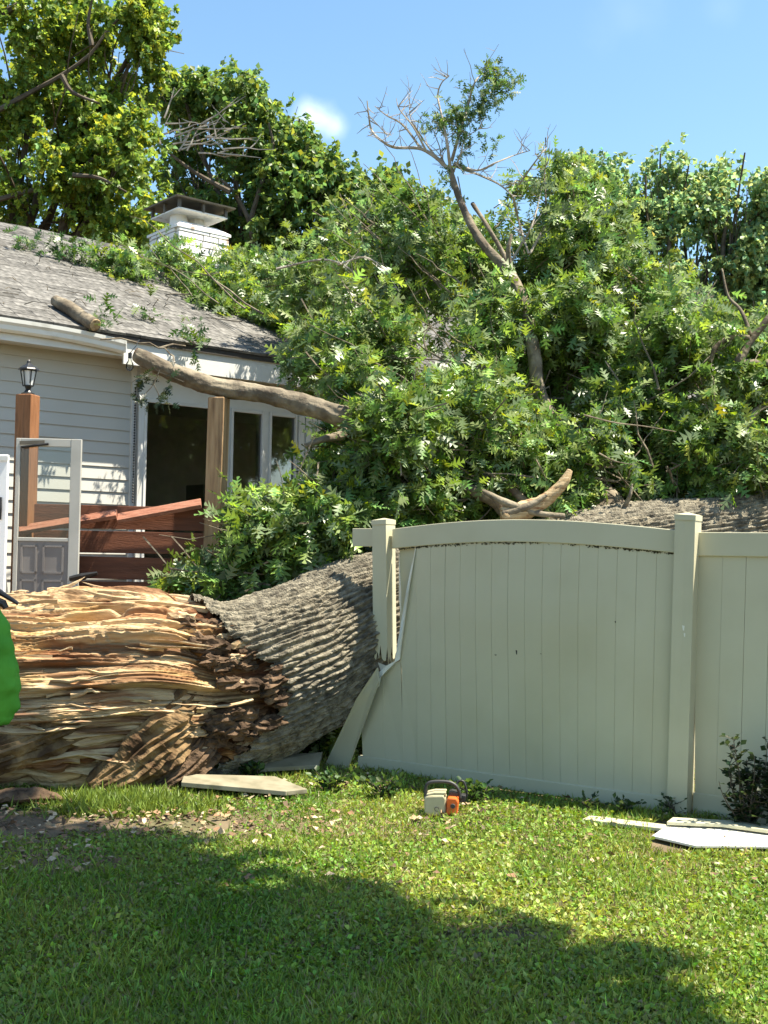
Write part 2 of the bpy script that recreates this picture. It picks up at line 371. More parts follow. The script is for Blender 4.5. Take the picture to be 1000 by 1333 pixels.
# sunroom wall: frame pieces around the panes
def sx(px): return hwall(px, 590, SY)[0]
zt = hwall(215, 521, SY)[1]; zb = .75
cols = [(187,297),(300,343),(350,386),(419,472),(480,540),(548,610)]
xs0 = cx0 + .05
fr = MB(); fr.box((xs0,SY,zt),(xR,SY+.16,EZ-.02)); fr.box((xs0,SY,0),(xR,SY+.16,zb)); fr.box((xs0, SY+.001,zb),(xs0+.03,WY,EZ-.03))
prevx = xs0
edges = [(sx(a),sx(b)) for a,b in cols]
for a,b in edges:
    if a > prevx: fr.box((prevx,SY+.002,zb),(a,SY+.15,zt))
    prevx = b
fr.box((prevx,SY+.002,zb),(xR,SY+.15,zt))
fr.obj('sunroom_wall','white_trim',house)
for a,b in edges:
    w = empty('window', (a,SY,zb), parent=house); ww, hh = b-a, zt-zb
    f = MB(); f.box((0,-.012,0),(.03,.05,hh)); f.box((ww-.03,-.012,0),(ww,.05,hh)); f.box((.03,-.011,0),(ww-.03,.05,.05)); f.box((.03,-.011,hh-.04),(ww-.03,.05,hh))
    f.obj('frame','white_trim',w, bevel=.004)
    MB().box((.028,.02,.048),(ww-.028,.026,hh-.038)).obj('pane','window_glass',w)
# dark panel frame strip, vertical trim at sunroom corner
a = sx(387); b_ = sx(413)
for k in range(3):
    t0 = a + (b_-a)*k/3; MB().box((t0+.006,SY-.02-.006*(k%2),zb),(t0+(b_-a)/3-.006,SY+.001,zt-.01)).obj('corner_trim','white_trim',house, bevel=.004)
# interior box
rm = MB(); rm.box((xs0,3.5,0),(xR,3.55,EZ)); rm.box((xs0,.35,.45),(xR,3.5,.5)); rm.box((xs0,.35,zt+.25),(xR,3.5,zt+.3)); rm.box((xs0+.0,.4,.5),(xs0+.04,3.5,zt+.25))
rm.obj('interior','dark_room',house)
# interior things dimly seen behind the panes
it = MB(); it.box((sx(232),1.5,.5),(sx(232)+.9,2.0,1.9)); it.box((sx(330),1.4,.5),(sx(330)+.5,1.8,2.4)); it.obj('indoor_furniture','grey_panel',house)
# soffit + fascia + gutter
xg = hwall(163, 455, .02)[0]
MB().box((xL,.125,EZ-.165),(xR,WY+.03,EZ-.15)).obj('soffit','white_trim',house)
MB().box((xL,.11,EZ-.19),(xR,.128,EZ-.005)).obj('fascia','white_trim',house)
MB().box((xg+.02,.085,EZ-.27),(xR,.108,EZ-.012)).obj('frieze_board','white_trim',house)
g = MB(); prof = [(.108,0),(.108,-.115),(.06,-.12),(.03,-.10),(.022,-.06),(.0,-.035),(-.006,0),(.004,.002),(.012,-.03),(.035,-.055),(.045,-.10),(.1,-.108),(.102,0)]
nseg = 40
vv = []
for i in range(nseg+1):
    x = xL + (xg-xL)*i/nseg; dz = .012*float(fbm(x*.9,3.3,0,2)) - (.05*max(0,(x-xg+1.0))**2)
    vv += [(x, y, EZ-.005+z+dz) for y,z in prof]
m_ = len(prof)
g.add(vv, [(i*m_+k,i*m_+(k+1)%m_,(i+1)*m_+(k+1)%m_,(i+1)*m_+k) for i in range(nseg) for k in range(m_)] + [tuple(range(m_)), tuple(nseg*m_+k for k in range(m_-1,-1,-1))])
g.box((xg,.0,EZ-.12-.05),(xg+.006,.108,EZ-.055))
g.obj('gutter','gutter',house, smooth=False)
# roof
roof = MB().add([(xL,.06,EZ),(xR,.06,EZ),(xR,RIDGE,EZ+PITCH*(RIDGE-.06)),(xL,RIDGE,EZ+PITCH*(RIDGE-.06)),
                 (xL,.06,EZ-.05),(xR,.06,EZ-.05),(xR,RIDGE,EZ+PITCH*RIDGE-.12),(xL,RIDGE,EZ+PITCH*RIDGE-.12),
                 (xL,2*RIDGE,EZ),(xR,2*RIDGE,EZ)],
                [(0,1,2,3),(5,4,7,6),(0,4,5,1),(3,2,9,8),(0,3,7,4),(1,5,6,2)]).obj('roof','roof_felt',house)
sl_ = math.atan(PITCH); slope_len = (RIDGE-.06)/math.cos(sl_)
def shingle_mesh(w, t):
    b = MB(); d = .28; th = .028
    b.add([(0,0,th),(w,0,th),(w,d,.004),(0,d,.004),(0,0,0),(w,0,0),(w,d,0),(0,d,0)],[(0,1,2,3),(0,4,5,1),(1,5,6,2),(3,7,4,0),(2,6,7,3)])
    me = b.mesh('shingle','shingle'); a_ = me.attributes.new('tint','FLOAT_COLOR','POINT')
    a_.data.foreach_set('color', np.tile([t,t*.985,t*.96,1],8)); return me
widths = [.16,.22,.26,.30,.34]; SH = [[shingle_mesh(w-.006, t) for t in (.74,.86,.95,1.04,1.16)] for w in widths]
RX = Matrix.Rotation(sl_,4,'X'); cand = []
SE = .138
for i in range(int(slope_len/SE)):
    x = xL + random.uniform(0,.2)
    while x < xR:
        k = random.randrange(5); y = .05 + i*SE*math.cos(sl_); z = EZ + .004 + i*SE*math.sin(sl_)
        lm = Matrix.Translation((x,y,z)) @ RX @ Matrix.Translation((0,random.uniform(-.006,.006),0)) @ Matrix.Rotation(random.gauss(.07,.012),4,'X') @ Matrix.Rotation(random.gauss(0,.005),4,'Z')
        q = proj(HM @ Vector((x,y,z))); cand.append((q[2] if (-20 < q[0] < 430 and q[1] > 250) else 999+q[2], lm, k, random.randrange(5)))
        x += widths[k]
cand.sort(key=lambda t: t[0])
for d_, lm, k, t in cand[:300]:
    o = link('shingle', SH[k][t], roof); o.matrix_local = lm
VV=[];QQ=[];TT=[]
for d_, lm, k, t in cand[300:]:
    b0 = len(VV); me = SH[k][t]
    VV += [lm @ v.co for v in me.vertices]; QQ += [[i+b0 for i in p.vertices] for p in me.polygons]; tv = (.74,.86,.95,1.04,1.16)[t]; TT += [(tv,tv*.985,tv*.96)]*8
tag(link('shingle_courses', npmesh('shingle_courses', [tuple(v) for v in VV], quads=QQ, m='shingle', tint=TT), roof), kind='stuff')
MB().tube([(xL,RIDGE,EZ+PITCH*RIDGE-.045),(xR,RIDGE,EZ+PITCH*RIDGE-.045)], .045, 6).obj('ridge_cap','roof_felt',roof)
# chimney
o_ = HI @ EYE; v_ = HR @ ray(229,330); tt = (RIDGE-.25-o_.y)/v_.y; chx = (o_+v_*tt).x
CZ = EZ + PITCH*RIDGE
dch = 16.2
def chz(py): return 1.63 + (716-py)*dch/FPX
chim = MB().box((.02,.02,-1.2),(.80,.80,.0)).obj('chimney','mortar',house, loc=(chx,RIDGE-.30,chz(298)))
hrow = .098; zrow = -1.25; r_ = 0
while zrow < -.02:
    h_ = min(hrow*random.uniform(.75,1.2), -zrow)
    if h_ < .03: break
    for side in range(4):
        x = -.0 if r_ % 2 else -.0
        edge = [random.uniform(.2,.5), random.uniform(.55,.75)] if r_ % 2 else [random.uniform(.3,.6)]
        e = [0]+edge+[.82]
        for k in range(len(e)-1):
            pr = random.uniform(.0,.018); a_, b2 = e[k]+.005, e[k+1]-.005
            if side % 2 and k in (0,): a_ = max(a_, .075)
            if side % 2 and k == len(e)-2: b2 = .745
            bx = MB()
            if side == 0: bx.box((a_,-.012-pr,zrow+.005),(b2,.06,zrow+h_-.005))
            elif side == 2: bx.box((a_,.76,zrow+.005),(b2,.832+pr,zrow+h_-.005))
            elif side == 1: bx.box((-.012-pr,a_,zrow+.005),(.06,b2,zrow+h_-.005))
            else: bx.box((.76,a_,zrow+.005),(.832+pr,b2,zrow+h_-.005))
            bx.obj('stone','painted_stone',chim, bevel=.008)
    zrow += h_; r_ += 1
cw = MB(); 
cw.add([(-.03,-.03,0),(.85,-.03,0),(.85,.85,0),(-.03,.85,0),(-.03,-.03,.035),(.85,-.03,.035),(.85,.85,.035),(-.03,.85,.035),(.12,.12,.13),(.70,.12,.13),(.70,.70,.13),(.12,.70,.13)],
  [(0,3,2,1),(0,1,5,4),(1,2,6,5),(2,3,7,6),(3,0,4,7),(4,5,9,8),(5,6,10,9),(6,7,11,10),(7,4,8,11),(8,9,10,11)])
cw.obj('crown_wash','painted_stone',chim)
for k,(fx,fy,fw) in enumerate(((.10,.18,.24),(.42,.2,.22),(.64,.36,.10))):
    MB().tube([(fx+fw/2,fy+.2,.05),(fx+fw/2,fy+.2,.27)],[fw*.55,fw*.52],10).obj('flue','painted_stone',chim)
MB().box((.0,.0,.265),(.80,.80,.285)).obj('cap_tray','painted_stone',chim)
for x,y in ((.02,.02),(.4,.01),(.78,.02),(.02,.78),(.78,.78),(.01,.4),(.79,.4)):
    MB().box((x-.02,y-.02,.28),(x+.02,y+.02,.42)).obj('cap_leg','cap_metal',chim)
cp = MB(); cp.add([(-.07,-.07,.41),(.89,-.07,.41),(.89,.89,.41),(-.07,.89,.41),(-.075,-.075,.43),(.895,-.075,.43),(.895,.895,.43),(-.075,.895,.43),(.41,.41,.47)],
  [(0,3,2,1),(0,1,5,4),(1,2,6,5),(2,3,7,6),(3,0,4,7),(4,5,8),(5,6,8),(6,7,8),(7,4,8)])
cp.obj('cap_plate','cap_metal',chim)

# ================================================================== DECK, LANTERN, DOORS
deck = empty('deck', (-2.2,9.75,0)); tag(deck, 'wooden deck with dark red plank railing in front of the house', 'deck')
def dl(p): return Vector(p) - Vector((-2.2,9.75,0))
P1 = at(36.5,514,9.62); P2 = at(281,518,9.78); ROT = R(-14)
for P, mname, lean in ((P1,'cedar',0),(P2,'weathered_post',R(.6))):
    b = MB(); hw = .0715; zz = [0,.5,1.0,1.5,2.0,2.5,P.z-.006,P.z]
    ring = []
    for i,z in enumerate(zz):
        s_ = hw*(1 if i < len(zz)-1 else .93)
        ring += [(-s_,-s_,z),(s_,-s_,z),(s_,s_,z),(-s_,s_,z)]
    b.add(ring, [(i*4+k,i*4+(k+1)%4,(i+1)*4+(k+1)%4,(i+1)*4+k) for i in range(len(zz)-1) for k in range(4)]+[(3,2,1,0),tuple((len(zz)-1)*4+k for k in range(4))])
    b.obj('post', mname, deck, loc=dl((P.x,P.y,0)), rot=(0,lean,ROT), bevel=.006)
MB().add([dl(p) for p in ((-3.6,9.72,.42),(-1.35,9.88,.42),(-1.1,11.9,.42),(-3.5,10.35,.42),(-3.6,9.72,.5),(-1.35,9.88,.5),(-1.1,11.9,.5),(-3.5,10.35,.5))],
   [(3,2,1,0),(4,5,6,7),(0,1,5,4),(1,2,6,5),(2,3,7,6),(3,0,4,7)]).obj('deck_floor','stained_rail',deck)
rd = (Vector((P2.x,P2.y,0))-Vector((P1.x,P1.y,0))); rlen = rd.length; rang = math.atan2(rd.y,rd.x)
def zpx(py, px, d): return at(px,py,d).z
for (ya,yb) in ((658,688.5),(691.5,720),(724,753),(757,786),(790,820),(824,850)):
    z1 = zpx(ya,150,9.7); z0 = zpx(yb,150,9.7)
    MB().box((.06,-.016,z0),(rlen-.06,.016,z1)).obj('plank','stained_rail',deck,loc=dl((P1.x,P1.y+.02,0)),rot=(0,R(random.uniform(-.5,.5)),rang), bevel=.003)
def capboard(a, b, w=.14, th=.035, tilt=.45):
    a, b = Vector(a), Vector(b); t = (b-a).normalized(); up = Vector((0,0,1)); s_ = t.cross(up).normalized(); n_ = s_.cross(t); s2 = (s_*math.cos(tilt) - n_*math.sin(tilt)); n2 = s2.cross(t)
    v = []
    for p in (a,b):
        for e,f in ((-w/2,-th/2),(w/2,-th/2),(w/2,th/2),(-w/2,th/2)): v.append(dl(p + s2*e + n2*f))
    return MB().add(v, [(0,1,2,3),(7,6,5,4),(0,4,5,1),(1,5,6,2),(2,6,7,3),(3,7,4,0)])
capboard(at(20,691,9.52),at(152,669,9.60),.13).obj('rail_cap','rail_cap',deck,bevel=.004)
capboard(at(153,675,9.6),at(262,655,9.66),.14).obj('rail_cap','rail_cap',deck,bevel=.004)
capboard(at(299,662,9.7),at(338,692,9.5),.09).obj('rail_cap','rail_cap',deck,bevel=.004)
# lantern on the post
lan = empty('post_lantern', (P1.x,P1.y,P1.z), ROT+.4); tag(lan,'black coach lantern standing on top of a deck post','lantern')
MB().tube([(0,0,0),(0,0,.012),(0,0,.02),(0,0,.045),(0,0,.07)],[.055,.055,.035,.02,.03],12).obj('base','black_metal',lan,smooth=False)
lb = MB()
for k in range(6):
    th = k*math.pi/3; c_,s_ = math.cos(th),math.sin(th); lb.tube([(c_*.042,s_*.042,.075),(c_*.064,s_*.064,.205)],.005,5)
lb.tube([(0,0,.07),(0,0,.08)],.046,6); lb.tube([(0,0,.2),(0,0,.212)],.07,6); lb.obj('cage','black_metal',lan)
MB().tube([(0,0,.08),(0,0,.2)],[.036,.056],6).obj('lamp_glass','frosted',lan)
MB().tube([(0,0,.21),(0,0,.222),(0,0,.25),(0,0,.265),(0,0,.285),(0,0,.30)],[.09,.082,.04,.018,.014,.002],8).obj('roof','black_metal',lan)
# loose storm door standing in front of the railing
sd = empty('storm_door', at(14,850,9.36)); sd.location.z = .0; sd.rotation_euler = (0,0,R(3))
tag(sd,'grey framed glass storm door standing in front of the dark red deck railing','door')
sw = (at(96,600,9.36).x - at(12,600,9.36).x); sz1 = at(60,571,9.36).z; mid_z = at(60,700,9.36).z
MB().box((sw-.085,-.02,.35),(sw,.02,sz1)).obj('stile','grey_frame',sd,bevel=.004)
MB().box((0,-.02,.35),(.035,.02,sz1)).obj('stile','grey_frame',sd,bevel=.004)
MB().box((.035,-.018,sz1-.065),(sw-.085,.018,sz1)).obj('top_rail','grey_frame',sd,bevel=.004)
MB().box((.035,-.018,mid_z-.03),(sw-.085,.018,mid_z)).obj('middle_rail','grey_frame',sd,bevel=.004)
MB().box((.035,-.003,mid_z),(sw-.085,.003,sz1-.065)).obj('pane','door_glass',sd)
MB().box((.035,-.01,.35),(sw-.085,.01,mid_z-.03)).obj('kick_panel','grey_panel',sd)
for xa,xb in ((.06,.19),(.235,sw-.12)):
    for za,zb_ in ((mid_z-.29,mid_z-.06),(mid_z-.6,mid_z-.34)):
        p_ = MB(); 
        for q in ((xa,za,xb,za+.016),(xa,zb_-.016,xb,zb_),(xa,za,xa+.016,zb_),(xb-.016,za,xb,zb_)): p_.box((q[0],-.018,q[1]),(q[2],-.009,q[3]))
        p_.obj('raised_moulding','grey_panel',sd)
MB().tube([(.05,-.035,sz1-.075),(sw*.5,-.03,sz1-.045)],.011,6).obj('closer_arm','black_metal',sd)
MB().box((.16,-.03,sz1-.06),(.36,-.022,sz1-.03),Matrix.Rotation(R(-3),4,'Y')).obj('closer_bracket','cap_metal',sd)
MB().tube([(sw-.06,-.03,mid_z-.33),(sw+.04,-.05,mid_z-.31),(sw+.16,-.05,mid_z-.28)],[.022,.03,.015],6).obj('latch_handle','black_metal',sd)
MB().box((.14,-.024,mid_z-.9),(.17,-.02,mid_z-.06),Matrix.Rotation(R(-9),4,'Y')).obj('diagonal_strip','grey_frame',sd)
# bright white door edge at the frame's left limit
wdr = empty('white_door', at(-40,850,9.25)); wdr.location.z = 0
tag(wdr,'bright white sunlit door with dark slot handle at the left edge','door')
ww = at(10,650,9.25).x - wdr.location.x; wz = at(5,592,9.25).z
MB().box((-.45,-.02,.35),(ww,.02,wz)).obj('leaf','white_metal',wdr,bevel=.006)
MB().box((ww-.08,-.03,wz-.05),(ww+.002,-.021,wz-.012)).obj('top_bracket','white_trim',wdr)
hz = at(4,662,9.25).z; MB().tube([(ww-.045,-.03,hz-.09),(ww-.045,-.034,hz),(ww-.045,-.03,hz+.09)],[.010,.014,.010],6).obj('handle','black_metal',wdr)
# string light bulb and bead chain at the sunroom corner
bulb = empty('string_light', at(169,476,10.75)); tag(bulb,'clear glass string light bulb hanging under the gutter by the wall corner','bulb')
MB().tube([(0,0,.085),(0,0,.05),(0,0,.02),(0,0,-.02),(0,0,-.045),(0,0,-.05)],[.012,.016,.034,.038,.02,.002],10).obj('glass','bulb_glass',bulb,smooth=True)
MB().tube([(0,0,.12),(0,0,.07)],.018,8).obj('socket','black_metal',bulb)
MB().tube([(0,0,.12),(.03,.1,.2),(.02,.3,.3)],.004,5).obj('wire','black_metal',bulb)
bc = empty('bead_chain', HM @ Vector((cx0+.02,WY-.05,0))); tag(bc,'thin beaded chain hanging down the house corner beside the dark window','chain')
zc0, zc1 = hwall(173,655,WY)[1], hwall(176,505,WY)[1]
ch = MB(); nz = 42
for i in range(nz): 
    z = zc0+(zc1-zc0)*i/nz; ch.tube([(0,0,z),(0,0,z+.012),(0,0,z+.024)],[.004,.011,.004],5)
ch.obj('beads','black_metal',bc)

# ================================================================== FENCE
FR = ground(885,1063); FL = ground(500,1008); FR.z = FL.z = 0
fdir = (FR-FL).normalized(); flen = (FR-FL).length; fn_ = Vector((fdir.y,-fdir.x,0))   # towards the camera
fence = empty('vinyl_fence', FL); tag(fence,'pale vinyl privacy fence, buckled and torn open where the trunk hit it','fence')
def bow(a):
    t = max(0,min(1,a/flen)); return .09*math.sin(math.pi*t)
def LEAN(a): return .03*sstep(0,flen,a) - .008
def fpt(a, z, d):
    """a along the fence, z up, d towards the camera; relative to FL"""
    bz = .075*math.sin(math.pi*max(0,min(1,a/flen)))*max(0,(z/1.83))**1.5 if 0 < a < flen else 0
    aa = a + z*float(LEAN(a)); dd = d + bow(a)*max(0,min(1,z/1.2))*(1 if 0 < a < flen else 0)
    v = fdir*aa + fn_*dd; return Vector((v.x,v.y,z+bz))
def faz(px, py, d=0):
    n = fn_; v = ray(px,py); t = ((FL + n*d) - EYE).dot(n)/v.dot(n); p = EYE+v*t
    z = p.z; a = (p-FL).dot(fdir); a -= z*float(LEAN(a)); 
    if 0 < a < flen: z -= .075*math.sin(math.pi*a/flen)*max(0,z/1.83)**1.5
    return a, z
def fbox(a0,a1,z0,z1,d0,d1,na=1,nz=1,zf=None):
    b = MB(); vs_=[]
    for j in range(nz+1):
        for i in range(na+1):
            a = a0+(a1-a0)*i/na; z = z0+(z1-z0)*j/nz
            vs_ += [fpt(a,z,d0), fpt(a,z,d1)]
    w_ = (na+1)*2; fs = []
    for j in range(nz):
        for i in range(na):
            k = j*w_+i*2; fs += [(k+1,k+3,k+w_+3,k+w_+1),(k,k+w_,k+w_+2,k+2)]
        k = j*w_; fs += [(k,k+1,k+w_+1,k+w_)]; k = j*w_+na*2; fs += [(k,k+w_,k+w_+1,k+1)]
    for i in range(na):
        k = i*2; fs += [(k,k+2,k+3,k+1)]; k = nz*w_+i*2; fs += [(k,k+1,k+3,k+2)]
    return b.add(vs_, fs)
PW = .127
# right post (whole), cap
def post(a, z0, z1, jag=False, lean=0):
    n = 10; b = MB(); vs_ = []; h = PW/2; t_ = .006
    per = []
    for (x0,y0),(x1,y1) in (((-h,h),(h,h)),((h,h),(h,-h)),((h,-h),(-h,-h)),((-h,-h),(-h,h))):
        for i in range(n): per.append((x0+(x1-x0)*i/n, y0+(y1-y0)*i/n))
    m2 = len(per)
    for lvl in range(9):
        for i,(x,y) in enumerate(per):
            z = z0+(z1-z0)*lvl/8
            if lvl == 0 and jag: z += .09*abs(math.sin(i*1.7))*random.uniform(.1,1) - .06*(1 if 20 <= i < 27 else 0) + .1*(i%5==0)
            vs_.append(fpt(a+x,z,y) + Vector((lean*(z-z0),0,0)))
    b.add(vs_, [(l*m2+i,l*m2+(i+1)%m2,(l+1)*m2+(i+1)%m2,(l+1)*m2+i) for l in range(8) for i in range(m2)])
    if not jag: pass
    return b
za = faz(905,672)[1]
pR = post(flen,-.05,za).obj('post','vinyl',fence)
def cap(a, z, parent, lean=0):
    h = PW/2+.004; c_ = MB(); vs_ = [fpt(a+x,z+dz,y)+Vector((lean,0,0)) for x,y,dz in ((-h,-h,-.03),(h,-h,-.03),(h,h,-.03),(-h,h,-.03),(-h,-h,.004),(h,-h,.004),(h,h,.004),(-h,h,.004),(0,0,.024))]
    c_.add(vs_, [(3,2,1,0),(0,1,5,4),(1,2,6,5),(2,3,7,6),(3,0,4,7),(4,5,8),(5,6,8),(6,7,8),(7,4,8)]).obj('post_cap','vinyl',parent)
cap(flen, za, pR)
zl = faz(508,678)[1]; zbk = faz(510,862)[1]
pL = post(0, zbk, zl, True, -.02).obj('post','vinyl',fence)
cap(0, zl, pL, -.02*(zl-zbk))
# lower stump of the left post, sheared away behind
# rails
zr1 = faz(700,676)[1]; zr0 = zr1-.145; zb1 = faz(700,1014)[1]; zb0 = -.0
fbox(.07, flen-PW/2+.01, zr0, zr1, -.024, .024, 24, 1).obj('top_rail','vinyl',fence,bevel=.005)
fbox(-.22, flen-PW/2+.01, zb0+.02, zb1, -.024, .024, 24, 1).obj('bottom_rail','vinyl',fence,bevel=.005)
# planks of the buckled panel
a_first = faz(526,860)[0]; npk = 16
lowz = zb1-.01; hiz = zr0+.01
def plank_obj(a0,a1,z0,z1,d=0):
    b = MB(); nz_ = 12; prof = [(0,.0072),(.012,.0092),(.03,.0098),(.5,.010),(.97,.0098),(.988,.0092),(1,.0072)]
    m3 = len(prof); vs_=[]
    for j in range(nz_+1):
        for u_,dd in prof: vs_.append(fpt(a0+(a1-a0)*u_, z0+(z1-z0)*j/nz_, dd+d))
    for j in range(nz_+1):
        for u_ in (0,1): vs_.append(fpt(a0+(a1-a0)*u_, z0+(z1-z0)*j/nz_, -.012+d))
    o2 = (nz_+1)*m3
    fs = [(j*m3+i,j*m3+i+1,(j+1)*m3+i+1,(j+1)*m3+i) for j in range(nz_) for i in range(m3-1)]
    fs += [(o2+j*2+1,o2+j*2,o2+j*2+2,o2+j*2+3) for j in range(nz_)]
    return b.add(vs_, fs).obj('plank','vinyl',fence)
wpk = (flen-PW/2 - a_first)/npk
for i in range(1,npk):
    a0 = a_first+i*wpk; plank_obj(a0+.0004*(i%2), a0+wpk, lowz, hiz, random.uniform(-.0012,.0012))
# first plank: torn free of the post along its left side
def fpoly(name, pts, d0=-.01, d1=.01, m='vinyl', parent=fence, disp=None):
    pa = [faz(*p[:2]) for p in pts]; n = len(pa); b = MB()
    off = [(p[2] if len(p) > 2 else 0) for p in pts]
    vs_ = [fpt(a,z,d1+o) for (a,z),o in zip(pa,off)] + [fpt(a,z,d0+o) for (a,z),o in zip(pa,off)]
    fs = [tuple(range(n-1,-1,-1)), tuple(range(n,2*n))] + [(i,(i+1)%n,(i+1)%n+n,i+n) for i in range(n)]
    return b.add(vs_, fs).obj(name, m, parent)
a1 = a_first+wpk
x1 = proj(FL+fpt(a1-.0015,.9,0))[0]
fpoly('plank', [(544,712),(556,712),(x1+6,780),(x1+5,860),(x1+4,1004),(525,1003),(525,870),(522,856),(527,812),(533,770)],-.014,.006)
fpoly('plank', [(499,872),(513,864),(523,860),(527,1003),(499,1001)],-.013,.007)
fpoly('plank', [(470,905),(484,890),(500,873),(501,1001),(474,999)])
fpoly('plank', [(519,712),(548,712),(540,770),(531,820),(527,864),(519,862)],-.04,-.028)
# curled lit strips along the tear
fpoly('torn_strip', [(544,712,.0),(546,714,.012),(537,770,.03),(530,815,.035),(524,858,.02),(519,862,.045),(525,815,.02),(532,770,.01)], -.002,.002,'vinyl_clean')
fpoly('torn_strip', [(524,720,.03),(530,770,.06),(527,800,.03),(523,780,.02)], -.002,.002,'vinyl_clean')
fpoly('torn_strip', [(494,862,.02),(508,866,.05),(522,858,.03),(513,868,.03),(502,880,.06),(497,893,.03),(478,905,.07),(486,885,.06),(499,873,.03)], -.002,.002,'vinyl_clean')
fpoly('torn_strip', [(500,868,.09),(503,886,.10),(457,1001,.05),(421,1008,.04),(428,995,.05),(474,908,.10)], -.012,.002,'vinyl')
# stub of the next top rail
sa0, sz_ = faz(461,699); sa1,_ = faz(494,699)
fbox(sa0, sa1, zr0+.02, zr1+.01, -.024,.024).obj('top_rail','vinyl',fence,bevel=.004)
# grime under the top rail, scuffs
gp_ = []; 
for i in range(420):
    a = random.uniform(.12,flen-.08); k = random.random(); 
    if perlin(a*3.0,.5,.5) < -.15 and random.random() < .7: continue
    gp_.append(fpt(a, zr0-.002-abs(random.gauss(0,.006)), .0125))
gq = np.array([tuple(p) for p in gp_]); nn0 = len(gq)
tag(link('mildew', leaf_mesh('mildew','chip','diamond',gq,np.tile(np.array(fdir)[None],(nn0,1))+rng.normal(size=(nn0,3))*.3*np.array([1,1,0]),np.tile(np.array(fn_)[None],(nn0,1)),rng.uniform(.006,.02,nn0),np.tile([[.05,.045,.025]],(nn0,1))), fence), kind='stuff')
for px_,py_,w_,h_ in ((679.5,848,2,6),(652,851.5,3,1.2),(711,850,2,1),(806,809,1.6,2.4)):
    fpoly('scuff_mark',[(px_-w_/2,py_-h_/2),(px_+w_/2,py_-h_*.4),(px_+w_*.3,py_+h_/2),(px_-w_*.2,py_+h_*.4)],.0108,.0125,'saw_black')
for px_,py_,w_,h_ in ((894,817,3,7),(895.5,826,2,5)):
    fpoly('scuff_mark',[(px_-w_/2,py_-h_/2),(px_+w_/2,py_-h_*.4),(px_+w_*.3,py_+h_/2),(px_-w_*.2,py_+h_*.4)],PW/2,PW/2+.002,'vinyl_clean')
# next panel to the right, pulled out of the post at its foot
bow_save = bow
L2 = 2.2
for i in range(15):
    a0 = flen+PW/2+.004+i*.147
    if i == 0:
        b = MB(); q = [(a0+.014,.14),(a0+.146,.14),(a0+.146,zr0+.02),(a0-.03,zr0+.02)]
        b.prism(q,-.055,-.035,lambda a,z,d: fpt(a,z,d)).obj('plank','vinyl',fence)
    else:
        b = MB(); b.prism([(a0,.14),(a0+.1445,.14),(a0+.1445,zr0+.02),(a0,zr0+.02)],-.055,-.035,lambda a,z,d: fpt(a,z,d)).obj('plank','vinyl',fence)
fbox(flen+PW/2-.005, flen+L2, zr0-.01, zr1-.005, -.062,-.014,6,1).obj('top_rail','vinyl',fence,bevel=.005)
fbox(flen+PW/2+.006, flen+L2, .01, .155, -.075,-.028,6,1).obj('bottom_rail','vinyl',fence,bevel=.005)

# ================================================================== FALLEN OAK
oak = empty('fallen_oak', (0,9,0)); tag(oak,'huge fallen oak with torn splintered base lying through the fence onto the house','tree')
OO = np.array([0,9,0.])
def ol(p): return Vector(p) - Vector((0,9,0))
ax = [(-190,905,8.15,.66),(-60,902,8.2,.72),(60,900,8.28,.745),(180,895,8.4,.72),(290,892,8.6,.63),(380,861,8.82,.575),(480,812,9.08,.50),(620,772,9.35,.455),(760,738,9.6,.44),(900,716,9.9,.43),(1080,690,10.3,.42),(1250,672,10.7,.40)]
AX = spline([(*at(a,b,d),r) for a,b,d,r in ax], 400)
seg = np.linalg.norm(np.diff(AX[:,:3],axis=0),axis=1); SS = np.concatenate([[0],np.cumsum(seg)])
apx = np.array([proj(p[:3])[0] for p in AX])
def s_at(px): return float(np.interp(px, apx, SS))
def trunk_grid(s0, s1, ns, nt_):
    s = np.linspace(s0,s1,ns); n_f = int(nt_*.8); th = np.concatenate([np.linspace(-.35,2.95,n_f,endpoint=False), np.linspace(2.95,2*np.pi-.35,nt_-n_f,endpoint=False)])
    C = np.stack([np.interp(s,SS,AX[:,k]) for k in range(3)],-1); Rr = np.interp(s,SS,AX[:,3])
    T = unit(np.stack([np.interp(s+.05,SS,AX[:,k])-np.interp(s-.05,SS,AX[:,k]) for k in range(3)],-1))
    up = np.array([0,0,1.]); side = unit(np.cross(T, up)); upv = np.cross(side, T)   # side points to the camera
    return s, th, C, Rr, side, upv
TB = np.array([0,35,60,80,95,115,140,165,200,260,320,360])*np.pi/180
PB = np.array([245,268,305,335,340,312,262,215,185,180,205,245])
SBv = np.array([s_at(p) for p in PB])
def s_bound(th): return np.interp(np.mod(th,2*np.pi), TB, SBv) + .09*fbm(np.cos(th)*5,np.sin(th)*5,2.2,5)
def lowlump(s,th,Rr): return Rr*(1+.07*perlin(s*.9,np.cos(th)*1.1,np.sin(th)*1.1)+.03*perlin(s*2.5,np.cos(th)*2.5,np.sin(th)*2.5+9))
